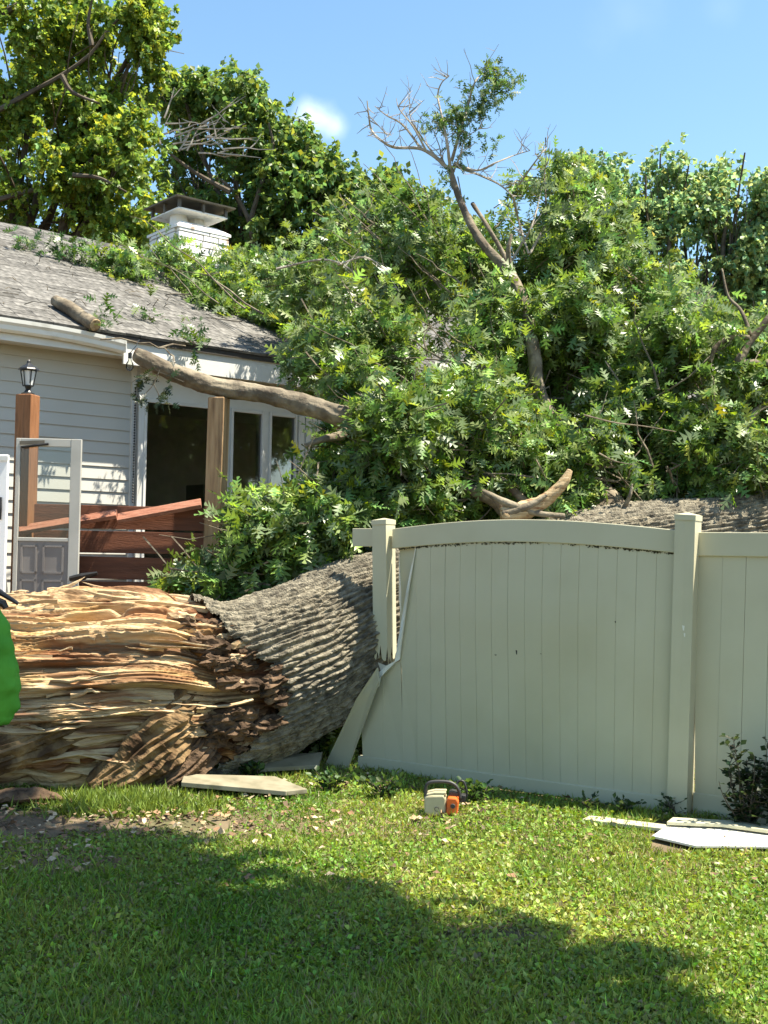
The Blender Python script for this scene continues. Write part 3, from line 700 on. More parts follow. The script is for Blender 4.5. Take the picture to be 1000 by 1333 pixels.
# --- bark
def bark_part(name, s0, s1, ns, nt_, bound=True):
    s, th, C, Rr, side, upv = trunk_grid(s0,s1,ns,nt_); SG, TG = np.meshgrid(s,th,indexing='ij'); RG = np.repeat(Rr[:,None],nt_,1)
    arc = TG*.58; cth, sth = np.cos(TG), np.sin(TG)
    wz_ = .55*perlin(SG*2.0,cth*1.7,sth*1.7) + .22*perlin(SG*5.5,cth*4.5,sth*4.5)
    # integer numbers of furrows so that the pattern closes round the trunk
    k1 = 66
    f1 = np.abs(np.sin((TG*k1/2 + SG*3.6 + wz_*5.0)))
    f2 = np.abs(np.sin((TG*k1/2 - SG*4.2 - wz_*5.6 + 1.3 + 2.0*perlin(SG*1.4+7,cth*1.3,sth*1.3))))
    fur = np.minimum(1-np.exp(-(f1/.62)**2.2), 1-np.exp(-(f2/.5)**2.2))
    cracks = np.abs(perlin(SG*7,cth*9,sth*9+4)); fur = fur*(1-.45*np.exp(-(cracks/.06)**2))
    fine = fbm(SG*10,cth*16,sth*16,3)
    disp = .031*fur*(.65+.35*np.clip(1+1.4*perlin(SG*2.5,cth*3,sth*3+77),0,2)) + .009*fine + .006*perlin(SG*22,cth*30,sth*30)
    r = lowlump(SG,TG,RG) + disp
    sb = s_bound(TG) if bound else None
    if bound: r = r - .02*np.exp(-((SG-sb)/.05)**2) + .02*fbm(SG*9,cth*7,sth*7,3)*np.exp(-((SG-sb)/.10)**2)
    V = C[:,None,:] + r[...,None]*(cth[...,None]*upv[:,None,:] + sth[...,None]*side[:,None,:]) - OO
    idx = np.arange(ns*nt_).reshape(ns,nt_); j = np.roll(idx,-1,1)
    Q = np.stack([idx[:-1],idx[1:],j[1:],j[:-1]],-1)
    if bound:
        keep = (SG > sb)[:-1]; Q = Q[keep]
    Q = Q.reshape(-1,4)
    g1 = .5+.5*np.clip(fbm(SG*1.3,cth*2,sth*2+30,3),-1,1)
    tint = np.stack([.85+.3*g1,.85+.27*g1,.82+.2*g1],-1) * (1+.12*fine[...,None])
    return link(name, npmesh(name, V.reshape(-1,3), quads=Q, m='oak_bark', tint=tint.reshape(-1,3), smooth=True), oak)
bark_part('trunk', s_at(180), s_at(560), 290, 540)
bark_part('upper_trunk', s_at(559), SS[-1]-.01, 220, 240, False)
# --- torn wood of the base
ns, nt_ = 400, 680
s, th, C, Rr, side, upv = trunk_grid(.02, s_at(400), ns, nt_); SG, TG = np.meshgrid(s,th,indexing='ij'); RG = np.repeat(Rr[:,None],nt_,1)
cth, sth = np.cos(TG), np.sin(TG)
v = TG*.70                                                      # metres round the trunk
vw = v + .06*perlin(SG*.8,v*1.2,3) + .014*perlin(SG*3.2,v*3.5,8) + .03*np.sin(SG*1.2+1) - .16*sstep(s_at(150),s_at(330),SG)*(v-.9)
def ledge(x, f, sd, slow):
    """torn shelves along the grain: slow rise, sharp undercut, broken off at uneven lengths"""
    q = x*f + 1.1*perlin(x*f*.17, SG*slow*.25, sd) + .35*perlin(SG*slow, x*f*.5, sd+2); i = np.floor(q); fr_ = q-i
    amp = np.mod(np.sin(i*127.1+sd*311.7)*43758.5, 1.0)
    cut = np.mod(np.sin(i*269.5+sd*183.3)*9631.7, 1.0)
    brk = sstep(-.22,.14,perlin(SG*slow*1.3+i*7.31, i*1.9+.03*np.floor(SG*40)*0, sd) + .28*(cut-.3) + .05*perlin(SG*30,fr_*4+i,sd))
    amp = .15*amp + .85*amp*brk
    return amp*(np.where(fr_ < .80, (fr_/.80)**.7, (1-fr_)/.20))
d_big = ledge(vw, 5.0, 1.0, .6); d_mid = ledge(vw, 14, 2.0, .9); d_fin = ledge(vw, 40, 3.0, 1.6)
d_fib = perlin(SG*2.5, vw*70, 5); crk = np.exp(-(perlin(SG*.8+4, vw*13, 12)/.075)**2)*sstep(-.1,.3,perlin(SG*1.7,vw*6,15)); crk2 = np.exp(-(perlin(SG*1.6+4, vw*50, 18)/.09)**2)
sb = s_bound(TG); dist = sb - SG                                 # metres inside the torn edge
near_e = np.exp(-np.clip(dist,0,None)/.16)
lump = fbm(SG*3.2,cth*3.2,sth*3.2,4); blk = np.floor(perlin(SG*1.6+.15*perlin(SG*9,vw*30,2),vw*3.5,61)*3.5)/3.5; lump2 = np.abs(fbm(SG*7,cth*6,sth*6+3,3))
w_lay = 1-np.clip(near_e*1.1,0,.85)
holes = sstep(.42,.75,fbm(SG*1.7+3,cth*2.5,sth*2.5+11,3))
low = sstep(2.0,2.5,TG)*sstep(4.3,3.6,TG)
r = lowlump(SG,TG,RG) - .085 + w_lay*(.105*d_big + .052*d_mid + .018*d_fin + .005*d_fib - .075*crk - .016*crk2) + .03*lump*(.4+near_e*2) + .028*blk*w_lay + .05*perlin(SG*1.3,vw*1.6,71) - .10*holes*w_lay + near_e*(.10*lump2 - .03)
r = r - .09*np.exp(-((dist-.30)/.17)**2)*np.exp(-((TG-1.45)/.45)**2)      # hollow before the rotten lip
r = r + .22*np.exp(-((SG-s_at(190))/.45)**2)*np.exp(-((TG-2.75)/.35)**2) + .05*low*lump
ragged = .02+ .25*np.clip(fbm(cth*3,sth*3,7,3)+.4,0,1)
V = C[:,None,:] + r[...,None]*(cth[...,None]*upv[:,None,:] + sth[...,None]*side[:,None,:]) - OO
V[...,0] += 0
idx = np.arange(ns*nt_).reshape(ns,nt_); j = np.roll(idx,-1,1)
Q = np.stack([idx[:-1],idx[1:],j[1:],j[:-1]],-1)
Q = Q[((SG < sb+.10) & (SG > ragged))[:-1]].reshape(-1,4)
red = sstep(.05,.5,fbm(SG*1.1+5,vw*5,21,4)); drk = sstep(-.04,.36,fbm(SG*.9+9,vw*11,33,4)); yel = sstep(0,.5,fbm(SG*1.3,vw*4,44,3))
rot = np.clip(sstep(.32,.06,dist + .16*lump) + .55*sstep(.1,.5,lump)*near_e, 0, 1)
fibc = 1 + .34*perlin(SG*1.2,vw*60,9) + .26*perlin(SG*2.5,vw*140,3)
c0 = np.ones((ns,nt_,3))*np.array([1.0,.96,.9])
c0 = c0*(1-red[...,None]) + red[...,None]*np.array([.62,.44,.35])
c0 = c0*(1-.7*yel[...,None]) + .7*yel[...,None]*np.array([1.05,.86,.55])
c0 = c0*(1-.8*drk[...,None]) + .8*drk[...,None]*np.array([.24,.12,.085])
c0 = c0*(1-.93*rot[...,None]) + .93*rot[...,None]*np.array([.16,.085,.06])
dry = (sstep(.45,.7,lump2)*near_e*.9)[...,None]; c0 = c0*(1-dry)+dry*np.array([.75,.55,.38])
barkrem = (sstep(.3,.55,fbm(SG*2.2,cth*3,sth*3+60,4))*sstep(.5,.25,np.abs(TG-.1)))[...,None]; c0 = c0*(1-.8*barkrem)+.8*barkrem*np.array([.3,.22,.17])
c0 = np.clip(c0*fibc[...,None],.03,1.1)
link('torn_wood', npmesh('torn_wood', V.reshape(-1,3), quads=Q, m='torn_wood', tint=c0.reshape(-1,3), smooth=False), oak)
def on_trunk(s_, th_, extra=0):
    C_ = np.array([np.interp(s_,SS,AX[:,k]) for k in range(3)]); R_ = np.interp(s_,SS,AX[:,3])
    T_ = unit(np.array([np.interp(s_+.05,SS,AX[:,k])-np.interp(s_-.05,SS,AX[:,k]) for k in range(3)])); sd_ = unit(np.cross(T_,[0,0,1.])); u_ = np.cross(sd_,T_)
    n_ = math.cos(th_)*u_ + math.sin(th_)*sd_
    return Vector(C_+(R_+extra)*n_-OO), Vector(n_), Vector(T_)
# splinters lifted from the surface
for i in range(80):
    th_ = random.uniform(-.1,2.3); s0_ = s_at(random.uniform(-80,215)); L_ = random.uniform(.12,.6)*random.choice((1,1,1.4)); w_ = random.uniform(.006,.026); n_ = 8
    b = MB(); vs_ = []; flip = random.random() < .5
    base_e = random.uniform(-.07,-.01); ph = random.uniform(0,6); lift = random.choice((0,0,.02,.05,.09))
    for q in range(n_):
        t = q/(n_-1); tt0 = (1-t) if flip else t
        p, nn_, tt_ = on_trunk(s0_+L_*tt0, th_+.02*math.sin(t*4+ph)+.008*random.uniform(-1,1), base_e + lift*t*t + .012*math.sin(t*2.5+ph))
        cr = tt_.cross(nn_).normalized(); k2 = (1-t)**.6*(.85+.3*random.random())+.03; ww_ = w_*k2; hh_ = min(.03,w_*1.6)*k2
        vs_ += [p+cr*ww_-nn_*.02*k2, p+cr*ww_*.8+nn_*hh_*.6, p-cr*ww_*.2+nn_*hh_, p-cr*ww_-nn_*.02*k2]
    b.add(vs_, [(q*4+k,q*4+(k+1)%4,(q+1)*4+(k+1)%4,(q+1)*4+k) for q in range(n_-1) for k in range(4)]+[(3,2,1,0),tuple((n_-1)*4+k for k in range(4))])
    b.obj('splinter','splinter_wood',oak)
# chunks along the torn rim
for i in range(90):
    th_ = random.uniform(.55,2.4); sbb = float(s_bound(np.array([th_]))[0]); s_ = sbb - random.random()**1.6*.42+.02
    p, nn_, tt_ = on_trunk(s_, th_, random.uniform(-.09,.0)); rr = random.uniform(.02,.058)
    ph_, = [random.uniform(0,9)]
    b = MB(); vs_=[]; n1, n2 = 7, 10
    for q in range(n1+1):
        for k in range(n2):
            la = math.pi*q/n1; lo = 2*math.pi*k/n2; dvec = Vector((math.sin(la)*math.cos(lo),math.sin(la)*math.sin(lo),math.cos(la)))
            rad_ = rr*(1+.95*float(perlin(dvec.x*2.2+ph_,dvec.y*2.2+i,dvec.z*2.2)))
            d2 = tt_*dvec.x*1.8 + nn_*dvec.y + tt_.cross(nn_)*dvec.z*.9; vs_.append(p+d2*rad_)
    b.add(vs_, [(q*n2+k,q*n2+(k+1)%n2,(q+1)*n2+(k+1)%n2,(q+1)*n2+k) for q in range(n1) for k in range(n2)])
    b.obj('rotten_chunk', 'splinter_wood' if random.random()<.16 else 'rotten_wood', oak)
def ledge_1(x):
    f_ = x-math.floor(x); return f_/.8 if f_ < .8 else (1-f_)/.2
# root spurs under the base
for rows, mname in (([(250,915,8.15,.20),(215,955,7.95,.20),(170,995,7.85,.15),(120,1028,7.75,.07)],'root_wood'),
             ([(120,920,7.9,.17),(60,955,7.75,.15),(-20,985,7.6,.12),(-120,1000,7.5,.07)],'root_wood'),
             ([(262,935,8.2,.16),(250,985,8.05,.13),(215,1022,7.9,.08),(180,1040,7.85,.03)],'rotten_wood')):
    p_, r2 = pxpath(rows, 60); n3 = 48; vs_ = []
    for i,(p,rr) in enumerate(zip(p_,r2)):
        t = (p_[min(i+1,59)]-p_[max(i-1,0)]).normalized(); a_ = t.cross(Vector((0,0,1))).normalized(); b2 = t.cross(a_)
        for k in range(n3):
            th_ = 2*math.pi*k/n3; n_ = a_*math.cos(th_)+b2*math.sin(th_)
            w_ = 1+.35*float(fbm(math.cos(th_)*1.4+rows[0][0],math.sin(th_)*1.4,i*.045,2))+.22*float(ledge_1(th_*3.2+i*.01+rows[0][0]))+.10*float(fbm(math.cos(th_)*6,math.sin(th_)*6,i*.3,2))
            vs_.append(ol(p+n_*rr*w_))
    MB().add(vs_, [(i*n3+k,i*n3+(k+1)%n3,(i+1)*n3+(k+1)%n3,(i+1)*n3+k) for i in range(59) for k in range(n3)]+[tuple(59*n3+k for k in range(n3))]).obj('root_spur', mname, oak)
# limbs
def limb(name, rows, n=40, seg=14, m='branch_bark', jit=.05, parent=oak):
    n = n*2; seg = max(seg,10); seg = seg*2 if rows[0][3] > .04 else seg
    p_, r2 = pxpath(rows, n); P_ = np.array([tuple(ol(p)) for p in p_]); T_ = unit(np.gradient(P_, axis=0)); ref = unit(np.cross(T_[0],[.3,.2,1.])); A_ = []
    for t in T_: ref = unit(ref - t*np.dot(ref,t)); A_.append(ref)
    A_ = np.array(A_); B_ = np.cross(T_, A_); th_ = np.linspace(0,2*np.pi,seg,endpoint=False)
    ln = np.concatenate([[0],np.cumsum(np.linalg.norm(np.diff(P_,axis=0),axis=1))])[:,None]; sd = rows[0][0]*.13
    c_, s_ = np.cos(th_)[None], np.sin(th_)[None]
    rr = np.array(r2)[:,None]*(1 + .14*perlin(ln*3+sd,c_*.8,s_*.8) + .12*perlin(ln*9+sd,c_*2.2,s_*2.2) + .10*np.abs(perlin(ln*7,c_*5,s_*5+sd)) + jit*perlin(ln*30,c_*6,s_*6))
    V = P_[:,None,:] + rr[...,None]*(c_[...,None]*A_[:,None,:] + s_[...,None]*B_[:,None,:])
    idx = np.arange(n*seg).reshape(n,seg); jn = np.roll(idx,-1,1); Q = np.stack([idx[:-1],jn[:-1],jn[1:],idx[1:]],-1).reshape(-1,4)
    capv = np.stack([P_[0]-T_[0]*r2[0]*.3, P_[-1]+T_[-1]*r2[-1]*.3]); V = np.vstack([V.reshape(-1,3),capv]); c0_, c1_ = n*seg, n*seg+1
    tr = np.concatenate([np.stack([np.full(seg,c0_),np.roll(idx[0],-1),idx[0]],-1), np.stack([np.full(seg,c1_),idx[-1],np.roll(idx[-1],-1)],-1)])
    return link(name, npmesh(name, V, tris=tr, quads=Q, m=m, smooth=True), parent)
l1 = limb('limb', [(177,461,9.68,.054),(186,466,9.68,.066),(205,476,9.7,.068),(245,492,9.74,.077),(283,504.5,9.78,.076),(345,514,9.72,.075),(400,528,9.6,.082),(445,541,9.5,.086),(487,550,9.55,.085),(530,568,10.0,.11),(600,600,10.2,.14),(690,650,9.95,.2),(760,700,9.8,.24)], 90, 20)
MB().tube([ol(at(176.5,460.6,9.678)),ol(at(174.6,459.8,9.676))],[.056,.042],14,jit=.15).obj('broken_end','rotten_wood',l1)
limb('limb', [(445,545,9.84,.10),(452,556,9.8,.07),(447,566,9.7,.045),(420,572,9.6,.03),(398,580,9.5,.018)], 20, 10)
limb('limb', [(800,690,10.0,.22),(745,600,10.5,.15),(705,520,10.6,.068),(694,450,10.7,.06),(684,400,10.9,.054),(664,357,11.1,.05),(625,312,11.3,.042),(602,268,11.5,.035),(590,235,11.6,.03),(585,215,11.6,.024)], 80, 14)
limb('limb', [(668,360,11.1,.032),(655,330,11.2,.024),(635,295,11.3,.02),(615,265,11.5,.02)], 24, 8)
limb('limb', [(664,352,11.05,.024),(662,325,11.0,.022),(666,305,11.0,.014)], 12, 8)
limb('limb', [(1010,472,10.3,.03),(965,472,10.2,.038),(968,460,10.2,.036),(980,440,10.2,.032),(1005,410,10.2,.03)], 26, 10)
limb('limb', [(975,440,10.2,.024),(950,440,10.2,.02),(932,452,10.2,.02),(925,470,10.2,.018)], 22, 8)
limb('limb', [(978,438,10.2,.02),(965,405,10.3,.015),(948,385,10.4,.012),(940,350,10.5,.008)], 22, 8)
limb('limb', [(926,450,10.5,.022),(915,428,10.6,.018),(905,405,10.7,.014),(908,380,10.7,.01)], 22, 8)
limb('limb', [(1010,510,10.4,.035),(985,535,10.3,.032),(960,555,10.3,.03),(930,570,10.2,.025)], 22, 8)
limb('limb', [(660,668,9.5,.06),(640,650,9.5,.05),(600,636,9.6,.045),(560,640,9.8,.03)], 22, 10)
limb('limb', [(690,660,9.6,.04),(655,628,9.65,.04),(630,622,9.75,.035),(600,630,9.95,.03)], 22, 10)
limb('limb', [(735,672,9.3,.02),(700,668,9.3,.025),(660,655,9.3,.03),(630,640,9.4,.02)], 22, 8)
# snapped pale branch stub standing on the trunk
l2 = limb('broken_branch', [(655,674,9.35,.085),(685,664,9.35,.075),(706,653,9.34,.058),(724,639,9.33,.048),(735,626,9.32,.04),(742,612,9.32,.022)], 30, 14, 'splinter_wood', .12)
limb('broken_branch', [(655,670,9.3,.035),(690,658,9.28,.03),(712,644,9.27,.012)], 20, 9, 'branch_bark', .1)
limb('broken_branch', [(812,662,9.55,.02),(820,645,9.5,.015),(823,630,9.5,.008)], 10, 7)
# --- bare twigs at the crown's top (the standing bough)
tw = MB()
def tpx(rows, r0, r1, d=11.6):
    n = len(rows)*4; p_, _ = pxpath([(a,b,d+.15*math.sin(a*.3),.01) for a,b in rows], n)
    tw.tube([ol(p) for p in p_], [r0+(r1-r0)*i/(n-1) for i in range(n)], 5, jit=.08)
    return p_
keys = [([(586,222),(565,203),(545,193),(515,192),(498,184),(484,170),(480,150),(478,131)],.022,.006),([(548,193),(525,163),(503,150),(488,138)],.014,.004),([(556,198),(538,165),(520,142),(516,128)],.012,.003),
 ([(568,205),(550,180),(535,155),(533,135)],.012,.003),([(586,218),(582,185),(575,150),(570,125),(575,108),(585,99)],.018,.004),([(588,210),(598,175),(610,135),(618,108),(630,95),(648,92)],.018,.004),
 ([(590,215),(608,222),(625,228),(650,240),(668,255)],.016,.008),([(592,212),(620,222),(645,212),(670,202),(690,196)],.014,.004),([(668,255),(676,290),(688,330)],.014,.01),([(676,240),(690,220),(705,200),(712,192)],.012,.003),
 ([(585,225),(575,205),(572,190),(560,160)],.012,.003),([(588,230),(600,200),(606,180),(628,165)],.012,.003),([(480,150),(497,168),(505,178)],.006,.003),([(690,330),(720,283),(760,282),(800,276)],.014,.006),([(660,355),(672,330),(690,300),(700,270)],.016,.008),
 ([(360,350),(420,338),(455,350),(470,375)],.014,.006),([(440,345),(475,335),(500,352),(520,380)],.012,.004)]
for rows, r0, r1 in keys:
    p_ = tpx(rows, r0, r1)
    for k in range(len(rows)*2):
        q = p_[random.randrange(2,len(p_))]; e = q + Vector((random.uniform(-.17,.17),random.uniform(-.15,.15),random.uniform(-.08,.26)))
        a_, b_2 = wiggle(q, e, .006, .002, 5, .12); tw.tube([ol(x) for x in a_], b_2, 4)
        e2 = a_[3] + Vector((random.uniform(-.12,.12),random.uniform(-.1,.1),random.uniform(-.04,.16))); a3, b3 = wiggle(a_[3], e2, .004, .0015, 4, .12); tw.tube([ol(x) for x in a3], b3, 3)
tw.obj('bare_twigs','dead_twig',oak)['kind'] = 'stuff'
# --- leaves of the fallen crown
def rb(px, py, rx, ry, rd, n, lift=.25):
    p = roofhit(px,py); d = p.y-lift; return blob(px,py,d,rx,ry,rd,n)
oakb = [
 blob(290,735,9.42,46,34,.13,170), blob(330,712,9.42,55,42,.2,260), blob(385,698,9.5,55,42,.3,260), blob(440,682,9.6,50,36,.4,240), blob(240,735,9.40,22,20,.08,40),
 blob(350,752,9.45,75,22,.12,140), blob(425,950,9.7,60,45,.3,150), blob(350,985,9.35,60,28,.15,90), blob(480,930,9.5,40,50,.2,90), blob(455,705,9.55,45,30,.2,130), blob(520,668,9.75,60,30,.4,220),
 blob(455,598,10.0,34,36,.3,130), blob(440,645,9.9,40,30,.3,140), blob(480,625,9.9,50,50,.35,240), blob(430,497,10.2,22,22,.2,45), blob(522,548,9.40,22,24,.10,70), blob(498,566,9.38,22,12,.08,34), blob(520,600,9.7,34,30,.15,90), blob(470,498,10.3,50,32,.3,150), blob(520,575,10.1,50,60,.4,240), blob(545,640,9.9,55,40,.4,240),
 blob(600,560,10.1,60,60,.5,300), blob(610,635,9.9,50,34,.4,180), blob(680,600,10.2,60,55,.5,300), blob(700,635,9.95,45,28,.3,120), blob(760,600,10.3,65,52,.5,320), blob(840,595,10.4,65,52,.5,320), blob(910,590,10.4,60,52,.5,300), blob(975,600,10.3,50,56,.5,260), blob(1040,560,10.4,60,90,.6,220), 
 blob(430,440,11.0,45,45,.5,190), blob(490,430,11.0,65,55,.6,330), blob(560,440,11.0,65,65,.6,380), blob(640,440,11.2,50,50,.6,230), blob(590,505,10.7,50,32,.4,130), blob(650,545,10.6,40,30,.4,120), blob(740,440,11.0,65,70,.7,360), blob(735,520,10.8,50,45,.5,240), blob(820,460,11.0,75,75,.7,420), blob(800,530,10.7,65,45,.5,260), blob(905,490,10.9,70,70,.7,380), blob(885,545,10.7,60,40,.4,200), blob(985,510,10.8,45,60,.6,200),
 blob(440,360,12.6,75,45,.7,320), blob(520,345,12.4,75,60,.8,380), blob(470,290,13.2,55,45,.7,200), blob(530,285,13.0,40,40,.7,160), blob(600,385,12.4,60,52,.5,280), blob(610,325,12.9,42,36,.5,110), blob(690,300,12.7,40,52,.5,170), blob(715,238,12.7,40,28,.5,100), blob(755,300,12.2,48,50,.6,240), blob(815,375,12.0,55,48,.7,260), blob(750,360,11.8,65,55,.7,320), blob(885,425,11.8,52,42,.7,210), blob(955,445,11.7,50,36,.6,170), blob(1030,450,11.6,55,60,.7,160),
 blob(660,395,12.3,50,45,.5,150),
 rb(150,350,30,16,.2,60), rb(185,358,34,16,.2,80), rb(215,352,40,24,.3,110), rb(265,378,42,22,.3,130), rb(300,400,48,26,.3,170), rb(345,415,48,28,.35,190), rb(395,430,48,30,.4,190), rb(370,380,60,32,.4,220), rb(330,360,40,26,.4,120),
]
fr_b = [b for b in oakb if b[0][1] < 9.8 and b[2] < 300] + [b for b in oakb if b[0][0] < -.9 and b[0][2] > 2.8]; bk_b = [b for b in oakb if b not in fr_b]
parts_ = [foliage(bk_b, per=9, L=.148, gate=.03, gscale=1.5, seed=2, zb=-.2, droop=.45), foliage(fr_b, per=9, L=.148, gate=-.22, gscale=1.5, seed=2, zb=-.1, droop=.4)]
pos, ld, up, sz = [np.concatenate([q[k] for q in parts_]) for k in range(4)]; SP, SD = [np.concatenate([q[4][k] for q in parts_]) for k in range(2)]
ti = tints(len(pos), (.118,.198,.044), .44, .13, .26)
lean_ = rng.random(len(pos)) < .06; ti[lean_] *= np.array([1.5,1.4,.8])
tb_ = [blob(x,y,11.6,rx,ry,.12,n) for x,y,rx,ry,n in ((648,104,9,6,9),(634,100,9,5,7),(652,118,6,8,6),(640,126,9,7,8),(626,136,10,7,9),(612,146,10,6,9),(596,152,10,6,8),(580,154,9,5,6),(568,160,7,5,4),(588,140,7,5,4),(604,184,5,7,4),(600,200,4,5,2),(640,200,5,3,2),(580,226,6,5,3),(588,98,3,2,1),(573,165,6,4,3))]
p2,l2_,u2,s2,_ = foliage(tb_, per=7, L=.085, gate=-9, gscale=1)
t2 = tints(len(p2),(.07,.13,.03),.35,.15,.12); pos=np.vstack([pos,p2]); ld=np.vstack([ld,l2_]); up=np.vstack([up,u2]); sz=np.concatenate([sz,s2]); ti=np.vstack([ti,t2])
link('crown', leaf_mesh('crown','oak_leaf','oak',pos-OO,ld,up,sz,ti), oak)
print('oak leaves', len(pos))
# twigs through the crown
tw = MB(); sel = rng.choice(len(SP), 1500, replace=False)
for i in sel:
    p = Vector(SP[i]); d = Vector(SD[i]); a_, b_2 = wiggle(p - d*random.uniform(.25,.6) + Vector((0,0,-.08)), p+d*.25, .008, .0025, 5, .12); tw.tube([ol(x) for x in a_], b_2, 3, cap=False)
big = [b for b in oakb if b[2] > 150]
for i in range(170):
    a_ = random.choice(oakb[:60]); q = Vector(a_[0]) ; base = at(random.uniform(620,980),650,10.0) if q.y < 12 else at(random.uniform(560,900),560,11)
    st_ = q.lerp(base, random.uniform(.15,.4))+Vector((0,-a_[1][1]*random.uniform(.2,.9),0)); p_, r2 = wiggle(st_, q+Vector((random.uniform(-.5,.5),-a_[1][1]*random.uniform(.6,1.3),random.uniform(-.4,.6))), random.uniform(.005,.014), .003, 9, .16)
    tw.tube([ol(x) for x in p_], r2, 5, cap=False)
for (rows, r0, r1) in ((((555,455),(552,440),(560,425)),.01,.004),(((380,640),(395,600),(405,578),(412,560)),.008,.003),(((400,670),(405,640),(430,628),(455,625)),.01,.004),(((372,655),(366,620),(360,600)),.005,.002),(((760,540),(800,550),(840,555),(880,562)),.008,.004),(((780,590),(800,600),(825,605)),.008,.003)):
    p_,_ = pxpath([(a,b,9.4,.01) for a,b in rows], 12); tw.tube([ol(p) for p in p_], [r0+(r1-r0)*i/11 for i in range(12)], 5)
tw.obj('twigs','branch_bark',oak)['kind'] = 'stuff'
# dark hanging sprig by the limb's broken end
def sprig(name, label, cat, c, rad, n, L, tint0, parent=None, pale=.1, stem=None, group=None):
    root = empty(name, c) if parent is None else parent
    c = Vector(c); pos, ld, up, sz, (sp,sd_) = foliage([(tuple(c), rad, n)], per=7, L=L, gate=-9)
    off = np.array(root.location) if parent is None else OO
    link('leaves' if parent is None else name, leaf_mesh(name,'oak_leaf','oak',pos-off,ld,up,sz,tints(len(pos),tint0,.3,.15,pale)), root)
    b = MB(); 
    for i in range(min(len(sp),14)):
        a_, b2 = wiggle(c+Vector((random.uniform(-.05,.05),0,-rad[2]*.5)), Vector(sp[i]), .006,.002,5,.1); b.tube([x-Vector(off) for x in a_], b2, 4)
    if parent is None: b.obj('stem','branch_bark',root); tag(root,label,cat,group)
    return root
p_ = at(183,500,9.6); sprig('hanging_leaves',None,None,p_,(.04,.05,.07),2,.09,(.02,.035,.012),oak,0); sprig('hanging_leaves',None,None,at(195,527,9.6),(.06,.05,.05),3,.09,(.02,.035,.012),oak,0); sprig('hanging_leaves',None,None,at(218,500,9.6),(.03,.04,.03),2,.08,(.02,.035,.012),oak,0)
tw = MB()
for rows in (((208,482),(200,500),(190,512),(183,520)),((240,497),(206,483),(200,476)),((198,484),(180,492),(172,498)),((200,500),(207,515),(204,520))):
    p_,_ = pxpath([(a,b,9.62,.01) for a,b in rows], 10); tw.tube([ol(p) for p in p_], [.006-.004*i/9 for i in range(10)], 4)
tw.obj('hanging_twig','branch_bark',oak)['kind']='stuff'

# ================================================================== LOOSE PIECES ON THE ROOF
p0 = roofhit(70,400); p1 = roofhit(122,432)
n_r = (HM.to_3x3() @ Vector((0,-PITCH,1))).normalized()
lg = empty('cut_limb', p0+n_r*.07); tag(lg,'short sawn length of oak limb lying at the roof edge above the gutter','log')
pts = [p0+n_r*.07, p0.lerp(p1,.3)+n_r*.08, p0.lerp(p1,.65)+n_r*.07, p1+n_r*.07]
q = spline([(*p,r_) for p,r_ in zip(pts,(.055,.068,.066,.064))],18)
MB().tube([Vector(x[:3])-lg.location for x in q], list(q[:,3]), 14, jit=.06).obj('bark','branch_bark',lg,smooth=True)
dr = (Vector(q[-1][:3])-Vector(q[-2][:3])).normalized(); e1 = Vector(q[-1][:3])-lg.location
MB().tube([e1, e1+dr*.006],[.060,.054],14,jit=.05).obj('cut_face','splinter_wood',lg)
e0 = Vector(q[0][:3])-lg.location; MB().tube([e0, e0-dr*.03],[.053,.03],12,jit=.15).obj('broken_face','rotten_wood',lg)
LEAFG = (.05,.11,.022)
for i,(px,py,rx,n,lab) in enumerate(((30,326,.10,6,'small leafy sprig on the shingles nearest the left edge'),(86,340,.14,14,'upright leafy sprig on the shingles between the left edge and the leaf pile'),(252,449,.09,5,'bright green leaf sprig hanging over the fascia right of the broken gutter'),(128,425,.08,4,'few leaves beside the short cut limb on the roof'),(20,320,.05,2,None),(195,420,.07,3,'tiny sprig on the shingles above the gutter end'))):
    if not lab: continue
    p = roofhit(px,py) if i != 2 else at(px,py,roofhit(252,443).y-.25)
    sprig('leafy_sprig',lab,'sprig',p+n_r*.06,(rx,rx*.6,rx*.8),n,.12,LEAFG,pale=.15)
# twig litter on shingles
tl = MB(); tlo = roofhit(180,420)
for i in range(60):
    px = random.uniform(0,340); lo_ = 300+px*.17; hi_ = 405+px*.15; p = roofhit(px, random.uniform(lo_+10,hi_))+n_r*.03
    d = Vector((random.uniform(-1,1),random.uniform(-1,1),random.uniform(-.2,.3)))*random.uniform(.05,.3); tl.tube([p-tlo,p+d*.5+n_r*.02-tlo,p+d-tlo],[.005,.004,.002],4)
for rows in (((130,447),(180,452),(205,458),(240,455)),((205,458),(220,466),(226,478))):
    for a_,b_2 in zip(rows,rows[1:]):
        pa, pb = roofhit(*a_)+n_r*.04, roofhit(*b_2)+n_r*.04; tl.tube([pa-tlo,(pa+pb)/2+n_r*.03-tlo,pb-tlo],.008,5)
tag(tl.obj('twig_litter','branch_bark',loc=tlo), 'thin broken twigs scattered over the grey shingles','twigs',kind='stuff')

